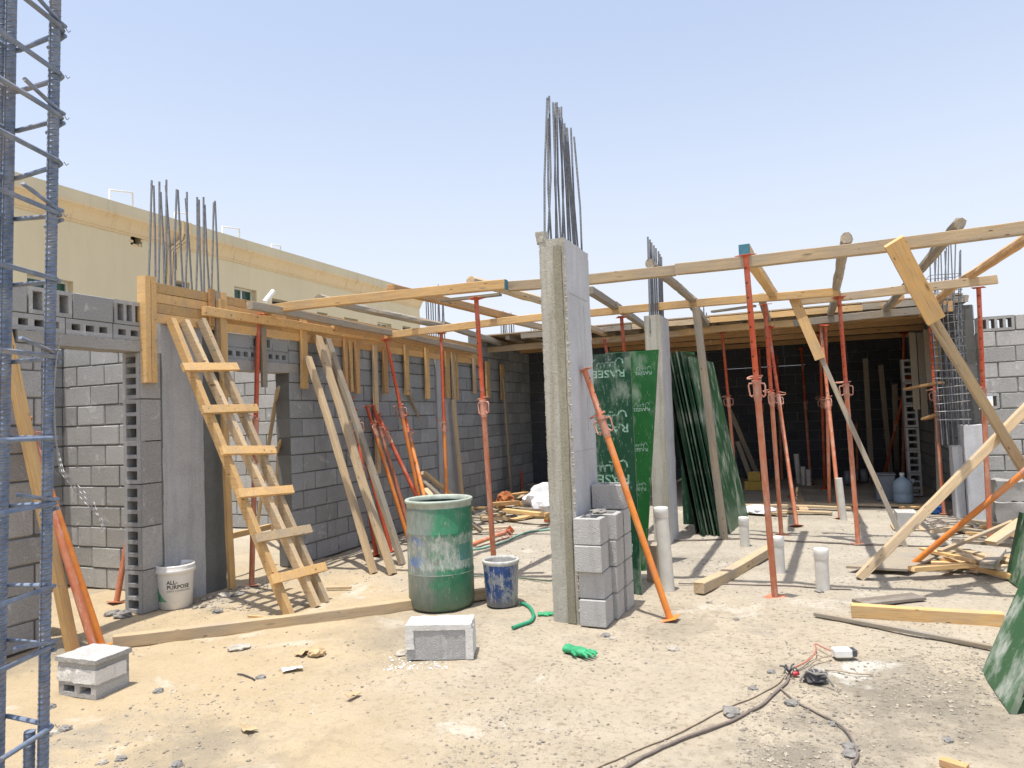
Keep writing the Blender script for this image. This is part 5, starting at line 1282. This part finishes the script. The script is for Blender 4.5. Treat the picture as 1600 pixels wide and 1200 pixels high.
sheet('bright green sheet top showing above the leaning stack', at(1068, 600, y=10.3), at(1088, 600, y=10.3), at(1066, 549, y=10.3), at(1085, 550, y=10.3), .018, [PLY_B, PLY_E])
# right edge sheets
A_, B_ = at(1533, 1050, z=0), at(1577, 1114, z=0); Cc = at(1604, 905, z=.95)
pA = A_ ; pB = B_; up_ = (at(1612, 870, y=A_.y+.15) - A_)
sheet('dusty green sheet leaning in from the right edge', pA, pB, pA+up_*2.2, pB+up_*2.2+V3((0, .0, 0)), .03, [PLY_D, PLY_E])
A_, B_ = at(1571, 903, z=0), at(1600, 925, z=0); up_ = (at(1588, 820, y=A_.y+.1)-A_)
sheet('green sheet leaning behind the dusty one at the right edge', A_, B_+(B_-A_), A_+up_*1.25, B_+(B_-A_)+up_*1.25, .03, [PLY_D, PLY_E])
sheet('dark sheet lying under the dusty sheet at the right edge', at(1590, 1113, z=0), at(1660, 1118, z=0), at(1610, 1050, z=.2), at(1680, 1050, z=.2), .02, [PLY, PLY_E])

# ---------------------------------------------------------------- wood debris
rnd = random.Random(21)
def sticks(n, region, L, group, kinds, h=.12, cat='offcut', nm='wood_offcut', where=''):
    names = ['pale', 'yellowish', 'brown', 'weathered grey', 'split', 'thin', 'thick', 'crooked', 'short', 'dusty']
    for i in range(n):
        u = rnd.uniform(region[0], region[2]); v = rnd.uniform(region[1], region[3]); p_ = at(u, v, z=0); a = rnd.uniform(0, math.pi); l_ = rnd.uniform(*L)
        w_ = rnd.uniform(.035, .12); hh = rnd.uniform(.02, .05); z = hh/2 + rnd.random()**2*h
        d = V3((math.cos(a), math.sin(a), rnd.uniform(-.07, .07)))*l_/2; c_ = V3((p_.x, p_.y, z+abs(d.z)))
        o = T(nm, None, None, c_-d, c_+d, w_, hh, rnd.choice(kinds), jit=.006, ragged=.02)
        mk_ = 'fine'; mw = {W_PALE.name: 'pale', W_YEL.name: 'yellow', W_ORG.name: 'light brown', W_GREY.name: 'grey'}[o.data.materials[0].name]
        um, vm = (region[0]+region[2])/2, (region[1]+region[3])/2; du = (region[2]-region[0])/6; dv = (region[3]-region[1])/6
        pl_ = ('front ' if v > vm+dv else 'rear ' if v < vm-dv else 'middle ') + ('left' if u < um-du else 'right' if u > um+du else 'centre')
        sz_ = ('short ' if l_ < L[0]+(L[1]-L[0])*.35 else 'long ' if l_ > L[0]+(L[1]-L[0])*.7 else '') + ('wide ' if w_ > .065 else 'narrow ')
        ow_ = 'crosswise ' if (sz_+mw+pl_+where) in USED else ''; USED[sz_+mw+pl_+where] = 1
        tag(o, ow_+sz_+mw+' offcut at the '+pl_+' of heap '+where, cat, group)
sticks(46, (765, 775, 862, 818), (.2, .8), 'wood offcuts heaped left of the centre column', [W_PALE, W_YEL, W_ORG, W_GREY], .22, where='beside the centre column')
sticks(16, (1470, 835, 1590, 905), (.3, .9), 'wood offcuts heaped at the right edge', [W_PALE, W_YEL, W_GREY], .12, where='at the right edge')
for i, (a, b, w_, mt, lb) in enumerate((((1455, 880), (1562, 882), .08, W_YEL, 'yellow board on top of the right offcut heap'), ((1486, 862), (1555, 884), .09, W_PALE, 'pale board slanting out of the right offcut heap'), ((1440, 858), (1520, 876), .05, W_YEL, 'thin yellow strip on the right offcut heap'), ((1468, 862), (1600, 808), .04, W_PALE, 'long thin lath rising to the right edge'), ((1548, 848), (1600, 812), .12, W_PALE, 'wide pale board at the right edge heap'))):
    T('board', lb, 'board', at(*a, z=.05+.03*i), at(*b, z=.08+.03*i+(0.15 if i > 2 else 0)), w_, .03, mt)
for i, (a, b, w_, hh, mt, lb) in enumerate((((655, 748), (752, 830), .09, .05, W_GREY, 'long grey log sloping down right of the drum'), ((662, 738), (738, 800), .08, .05, W_PALE, 'pale log sloping above the long grey one'), ((664, 765), (740, 850), .08, .05, W_PALE, 'lowest pale board sloping behind the drum'), ((690, 800), (770, 812), .07, .03, W_GREY, 'grey board lying behind the drum'), ((710, 828), (793, 824), .06, .025, W_PALE, 'thin board lying beside the flat rusty prop'))):
    pa = at(*a, x=-4.9) if i < 2 else (at(*a, x=-4.7) if i == 2 else at(*a, z=.06)); T('leaning_log' if i < 3 else 'board', lb, 'timber', pa, at(*b, z=.04), w_, hh, mt, round_=(i < 2), jit=.006)
# boards on the slab at the shade line
for i, (a, b, lb) in enumerate((((1140, 796), (1300, 801), 'front floor board at the shade line'), ((1150, 790), (1330, 794), 'second floor board at the shade line'), ((1210, 786), (1440, 790), 'rear floor board at the shade line'), ((1410, 794), (1450, 790), 'short yellow floor board near the jug'), ((1242, 763), (1257, 798), 'short board pointing into the dark room'), ((1165, 800), (1230, 803), 'short front floor board beside the nearest prop'))):
    T('floor_board', lb, 'board', at(*a, z=.03), at(*b, z=.03), .12, .03, W_PALE if i != 3 else W_YEL)
mb = MB(); q = at(1185, 798, z=.03)
lump('plastic_sheeting', 'crumpled grey sheeting on the floor boards at left', 'sheeting', at(1185, 795, z=.06), .22, BAGW, .25, seed=8)
lump('sack', 'crumpled white sack beside the wood offcuts', 'sack', at(846, 785, z=.2), .26, BAGW, 1.0, seed=5)
lump('rusty_scrap', 'rust brown crumpled scrap on the offcut heap', 'scrap', at(790, 782, z=.25), .14, plain('rust_scrap', (.35, .12, .04), .9, .4), .9, seed=11)
lump('plastic_bag', 'bright blue crumpled plastic near the right deck prop', 'bag', at(1456, 796, z=.05), .10, BLUEBAG, .8, seed=2)
# cable heap near there
mb = MB(); rr_ = random.Random(9)
for k in range(9):
    u = 1452; pts = []; v = 808+k*1.8
    for j in range(8): pts.append(at(1452+j*13+rr_.uniform(-4, 4), v+j*1.2+rr_.uniform(-3, 3), z=.015+.01*rr_.random()))
    mb.tube(pts, .007, 6)
o = mb.build('cable_tangle', CABLE, origin=at(1490, 812, z=0)); tag(o, 'tangle of dark cables on the slab by the right prop', 'cable')
# water jug
p = at(1412, 785, z=0); p.z = 0; root = empty('water_jug', p); tag(root, 'pale blue water jug standing in the shade of the deck', 'jug')
mb = MB(); mb.lathe([(.0, 0), (.13, .0), (.137, .02), (.137, .12), (.131, .13), (.137, .14), (.137, .27), (.12, .32), (.06, .37), (.03, .39), (.028, .42)], 28); mb.build('jug_body', JUG, root)
mb = MB(); mb.lathe([(.032, .41), (.034, .415), (.034, .45), (0, .455)], 16); mb.build('cap', PVC_CAP, root)
mb = MB(); mb.tube([(.10, -.06, .34), (.14, -.08, .36), (.13, -.08, .30)], .01, 8); mb.build('handle', JUG, root)
p = at(1384, 781, z=0); root = empty('plastic_crate', (p.x, p.y, 0)); tag(root, 'grey plastic bin standing left of the water jug', 'bin')
mb = MB(); mb.box((0, 0, .20), (.28, .26, .40), 0, .015); mb.build('bin_body', BIN, root); mb = MB(); mb.box((0, 0, .41), (.31, .29, .025), 0, .008); mb.build('rim', BIN, root)
for i, (u, v, z, mt) in enumerate(((1174, 765, 0, YBOX), (1190, 765, 0, YBOX), (1180, 765, .17, YBOX))):
    q = at(u, v, z=0); mb = MB(); mb.box((0, 0, .08), (.22, .2, .16), 0, .004); o = mb.build('carton', mt, M=Matrix.Translation((q.x, q.y, z))); tag(o, ('left lower', 'right lower', 'upper')[i]+' brown carton inside the dark room', 'box')
    mb = MB(); mb.box((0, 0, .162), (.05, .2, .003)); mb.build('tape_strip', W_PALE, o)
for i, (u, v) in enumerate(((1205, 800), (1335, 752), (1350, 752), (1325, 755))):
    q = at(u, v, z=0.04); mb = MB(); mb.M = Matrix.Rotation(math.pi/2, 4, 'Y'); mb.lathe([(.0, -.06), (.12, -.06), (.14, -.03), (.14, .03), (.12, .06), (0, .06)], 20)
    if i: o = mb.build('cable_reel', BIN, M=Matrix.Translation((q.x, q.y, .14))); tag(o, ('', 'middle', 'right', 'left')[i]+' dark round reel on the floor of the dark room', 'reel')
# small square can beside the offcuts
q = at(855, 815, z=0); mb = MB(); mb.box((0, 0, .06), (.07, .07, .12), 0, .004); o = mb.build('carton', YBOX, M=Matrix.Translation((q.x, q.y, 0))); tag(o, 'small yellow carton beside the centre column', 'box')
mb = MB(); mb.box((0, 0, .02), (.073, .073, .03)); mb.build('red_band', P_RED, o)

# ---------------------------------------------------------------- hoses, cables, small litter
def cable(name, label, cat, pts, r, mat, z=None, smooth=6, par=None):
    P_ = [at(u, v, z=(r if z is None else z)) for u, v in pts]
    out = []
    for i in range(len(P_)-1):
        p0 = P_[max(i-1, 0)]; p1 = P_[i]; p2 = P_[i+1]; p3 = P_[min(i+2, len(P_)-1)]
        for k in range(smooth):
            t_ = k/smooth; out.append(0.5*((2*p1)+(-p0+p2)*t_+(2*p0-5*p1+4*p2-p3)*t_*t_+(-p0+3*p1-3*p2+p3)*t_**3))
    out.append(P_[-1])
    for q_ in out: q_.z += max(-.004, gz(q_.x, q_.y)+.002)
    mb = MB(); mb.tube(out, r, 8)
    o = mb.build(name, mat, origin=P_[0]); tag(o, label, cat); return o
cable('garden_hose', 'short green hose end curling right of the blue bucket', 'hose', [(813, 942), (820, 943), (829, 950), (834, 962), (830, 970), (818, 974), (801, 980)], .014, HOSE)
cable('garden_hose', 'faded green hose snaking behind the drum towards the column', 'hose', [(700, 868), (745, 858), (790, 846), (805, 838), (830, 830), (870, 826)], .012, HOSE_P)
cable('garden_hose', 'dark green hose crossing the slab behind the blue bucket', 'hose', [(735, 900), (765, 899), (800, 901), (850, 906), (880, 906)], .008, plain('dark_hose', (.10, .14, .10), .6))
cable('power_cable', 'thick dusty cable running to the bottom edge right of centre', 'cable', [(1234, 1052), (1230, 1066), (1218, 1078), (1190, 1100), (1150, 1122), (1100, 1140), (1060, 1155), (1010, 1180), (975, 1200), (950, 1215)], .0075, CABLE)
cable('power_cable', 'thinner tan cable looping past the stone to the bottom', 'cable', [(1226, 1056), (1212, 1072), (1185, 1086), (1148, 1100), (1120, 1112), (1090, 1128), (1050, 1148), (1000, 1170), (940, 1195), (910, 1210)], .0045, CABLE_T)
cable('power_cable', 'single cable curving down to the bottom right of the litter', 'cable', [(1220, 1078), (1245, 1098), (1275, 1112), (1300, 1124), (1320, 1138), (1334, 1160), (1340, 1180), (1332, 1192), (1345, 1210)], .0055, CABLE)
cable('power_cable', 'short cable leading right from the taped joint', 'cable', [(1288, 1045), (1310, 1047), (1335, 1051), (1365, 1053)], .005, CABLE_T)
cable('power_cable', 'tangled red wires between taped joint and white adapter', 'wire', [(1232, 1050), (1250, 1040), (1265, 1030), (1275, 1015), (1274, 1005), (1285, 1010), (1298, 1016)], .004, WIRE_R, z=.03)
cable('power_cable', 'second thin tan wire into the white adapter', 'wire', [(1235, 1050), (1256, 1036), (1270, 1022), (1290, 1026), (1298, 1022), (1276, 1030), (1262, 1042)], .0035, CABLE_T, z=.02)
cable('beam_shadow_line', 'long dark tube standing for the middle beam shadow across the rear slab', 'cable', [(1000, 845), (1100, 843), (1180, 842), (1260, 846), (1340, 850), (1420, 853), (1500, 852)], .009, CABLE)  # dark tube drawn along the cast shadow of the middle beam
cable('beam_shadow_line', 'thin grey line standing for the front beam shadow under the pipes', 'cable', [(1060, 911), (1130, 912), (1200, 914), (1270, 918), (1330, 921)], .006, CABLE)  # thin tube laid where the front beam's shadow falls
p = at(1316, 1026, z=0); M = Matrix.Translation((p.x, p.y, 0)) @ Matrix.Rotation(.35, 4, 'Z'); root = empty('power_adapter', M=M); tag(root, 'white socket box with black end lying on the ground', 'adapter')
mb = MB(); mb.box((0, 0, .026), (.105, .07, .05), 0, .008); mb.build('housing', PVC_CAP, root); mb = MB(); mb.box((.067, 0, .026), (.03, .058, .044), 0, .006)
mb.build('black_plug', TAPE, root)
lump('taped_joint', 'dark taped cable joint tied with grey strips', 'cable joint', at(1274, 1056, z=.03), .055, TAPE, .7, seed=4)
mb = MB(); c_ = at(1274, 1054, z=.06)
for k in range(4):
    a = k*0.9; mb.tube([c_, c_+V3((math.cos(a)*.05, math.sin(a)*.05, .01)), c_+V3((math.cos(a)*.09, math.sin(a)*.09-.02, -.05))], .006, 6)
o = mb.build('cloth_strips', STONE, origin=c_); tag(o, 'grey cloth strips knotted over the taped joint', 'cloth')
mb = MB(); c_ = at(1233, 1050, z=.03)
for k in range(6):
    a = k*1.05; mb.tube([c_, c_+V3((math.cos(a)*.03, math.sin(a)*.03, .03)), c_+V3((math.cos(a)*.05, math.sin(a)*.06, .01+.02*(k % 2)))], .005, 6)
o = mb.build('tape_knot', [TAPE], origin=c_); tag(o, 'black and red tape knot where the cables meet', 'tape'); mb = MB(); mb.tube([c_+V3((.02, 0, -.01)), c_+V3((.05, .01, 0))], .014, 8); mb.build('red_tape', plain('red_tape', (.5, .03, .05), .5), o, origin=c_)
# gloves: palm, cuff and five fingers
def glove(label, p, ang, s=1.0):
    M = Matrix.Translation((p.x, p.y, 0.004)) @ Matrix.Rotation(ang, 4, 'Z') @ Matrix.Scale(s, 4)
    mb = MB(); mb.M = M; mb.tube([(-.10, 0, .012), (-.05, .0, .014), (0, 0, .018), (.03, 0, .016), (.055, 0, .012)], [.045, .036, .044, .042, .034], 12)
    for v in mb.v: v.z = 0.004 + (v.z-0.004)*0.6 + .004
    for i, (y, l_, a) in enumerate(((-.030, .055, -.22), (-.010, .07, -.05), (.012, .066, .1), (.032, .05, .3))):
        mb.tube([(.04, y, .014), (.06, y+a*.02, .022), (.04+l_, y+a*l_, .018), (.045+l_*1.1, y+a*l_*1.2, .006)], [.011, .0105, .0095, .006], 8)
    mb.tube([(-.02, -.035, .012), (0.01, -.06, .018), (.035, -.068, .012)], [.012, .011, .008], 8)
    o = mb.build('rubber_glove', GLOVE, origin=(p.x, p.y, 0)); tag(o, label, 'glove')
glove('green rubber glove lying alone on the sand right of the column foot', at(905, 1022, z=0), math.radians(-25), 1.05)
glove('green glove lying against the centre column foot', at(853, 962, z=0), math.radians(20), .62)
# paper, card, bits
def scrap(name, label, cat, u, v, w_, d_, mat, seed, h=.03):
    p_ = at(u, v, z=.006); p_.z += max(gz(p_.x, p_.y), -.004)+.004; mb = MB(); n = 10; vs = []; fs = []; rnd_ = random.Random(seed); a = rnd_.random()*3
    for i in range(n+1):
        for j in range(n+1):
            x = (i/n-.5)*w_; y = (j/n-.5)*d_; k = 1-.3*noise.noise(V3((i*.4, j*.4, seed)))
            z = abs(noise.noise(V3((x*14+seed, y*14, 0))))*h*2
            x2, y2 = x*k, y*k; vs.append((x2*math.cos(a)-y2*math.sin(a), x2*math.sin(a)+y2*math.cos(a), z))
    for i in range(n):
        for j in range(n): fs.append((i*(n+1)+j, (i+1)*(n+1)+j, (i+1)*(n+1)+j+1, i*(n+1)+j+1))
    top_ = len(vs); vs2 = [(x, y, z-.003) for x, y, z in vs]; mb.add(vs, fs, 0, True); mb.add(vs2, [f[::-1] for f in fs], 0, True)
    o = mb.build(name, mat, M=Matrix.Translation(p_)); tag(o, label, cat)
scrap('paper_scrap', 'white paper scrap on the sand left of the block', 'paper', 457, 1046, .12, .07, PAPER, 3, .012)
lump('cardboard_scrap', 'crumpled brown cardboard below the long ground timber', 'cardboard', at(495, 1017, z=.02), .055, CARD, .6, seed=6)
scrap('cardboard_flap', 'flat tan card flap beside the crumpled cardboard', 'cardboard', 474, 1020, .1, .08, CARD, 9, .015)
lump('slab_chip', 'pale flat concrete chip below the ground timber at left', 'stone', at(373, 1011, z=.012), .06, STONE_L, .3, seed=7)
scrap('dead_leaf', 'dry curled leaf scrap on the sand at lower centre', 'leaf', 552, 1087, .10, .035, CARD, 12, .03)
scrap('dead_leaf', 'brown dry leaf on the sand at lower left', 'leaf', 388, 1140, .09, .05, CARD, 15, .02)
cable('twig', 'dark curved twig on the sand left of the paper', 'twig', [(371, 1052), (380, 1053), (392, 1058), (398, 1062)], .005, TAPE)
for i, (u, v, r_, mt, lb) in enumerate(((407, 1057, .025, STONE, 'small dark stone beside the curved twig'), (247, 1080, .028, STONE, 'round grey stone on sand right of the whitewashed block'), (189, 1182, .022, STONE, 'grey stone near the bottom left'), (160, 1189, .02, STONE_L, 'pale stone left of the bottom left grey one'), (276, 1192, .025, STONE, 'rough stone at the bottom edge left'),
        (102, 1138, .03, STONE, 'stone just right of the cage foot'), (80, 1145, .03, STONE_L, 'pale rubble lump behind the cage bar'), (78, 1105, .028, STONE, 'grey lump below the whitewashed block'), (628, 1020, .04, STONE_L, 'broken mortar lump left of the plastered block'), (1205, 1050, .022, STONE, 'dark stone left of the tape knot'), (1143, 1112, .045, STONE, 'large grey stone sitting on the thick cable'),
        (1176, 1076, .022, STONE, 'flat grey stone left of the cable fork'), (1238, 1099, .03, STONE, 'grey stone touching the curving cable'), (1301, 1127, .02, STONE, 'small stone beside the curving cable'), (1328, 1163, .03, STONE, 'stone lying inside the cable bend'), (1329, 1174, .03, STONE, 'stone below the one inside the cable bend'), (1481, 1155, .022, STONE, 'small stone at lower right ground'),
        (1150, 965, .02, STONE, 'little dark stone right of the leaning prop foot'), (1108, 941, .018, STONE, 'little dark stone below the cut timber end'), (946, 991, .03, STONE, 'grey chip in front of the block stack'), (957, 996, .022, STONE_L, 'pale chip in front of the block stack'), (1052, 1014, .03, STONE_L, 'flat pale stone right of the glove'), (760, 907, .02, STONE, 'little stone behind the blue bucket'),
        (1280, 923, .03, STONE, 'dark chip at the foot of the near capped pipe'), (350, 932, .05, STONE_L, 'larger rubble piece right of the white bucket'), (372, 930, .045, STONE, 'grey rubble piece near the upright plank foot'), (340, 955, .04, STONE, 'dark rubble piece in front of the white bucket shadow'), (192, 962, .06, STONE, 'rubble at the foot of the block jamb'), (175, 958, .05, STONE, 'rubble just left of the jamb foot'))):
    lump('stone', lb, 'stone', at(u, v, z=r_*.15), r_, mt, .6, seed=20+i)
gravel('rubble', 'crumbled mortar rubble along the foot of the left wall', 260, (200, 905, 420, 955), 0.006, 0.035, GRAV, 5)
gravel('plaster_crumbs', 'white plaster crumbs around the plastered block', 160, (600, 1020, 700, 1045), 0.004, 0.014, B_WHITE, 6)
print('objects', len(bpy.data.objects))
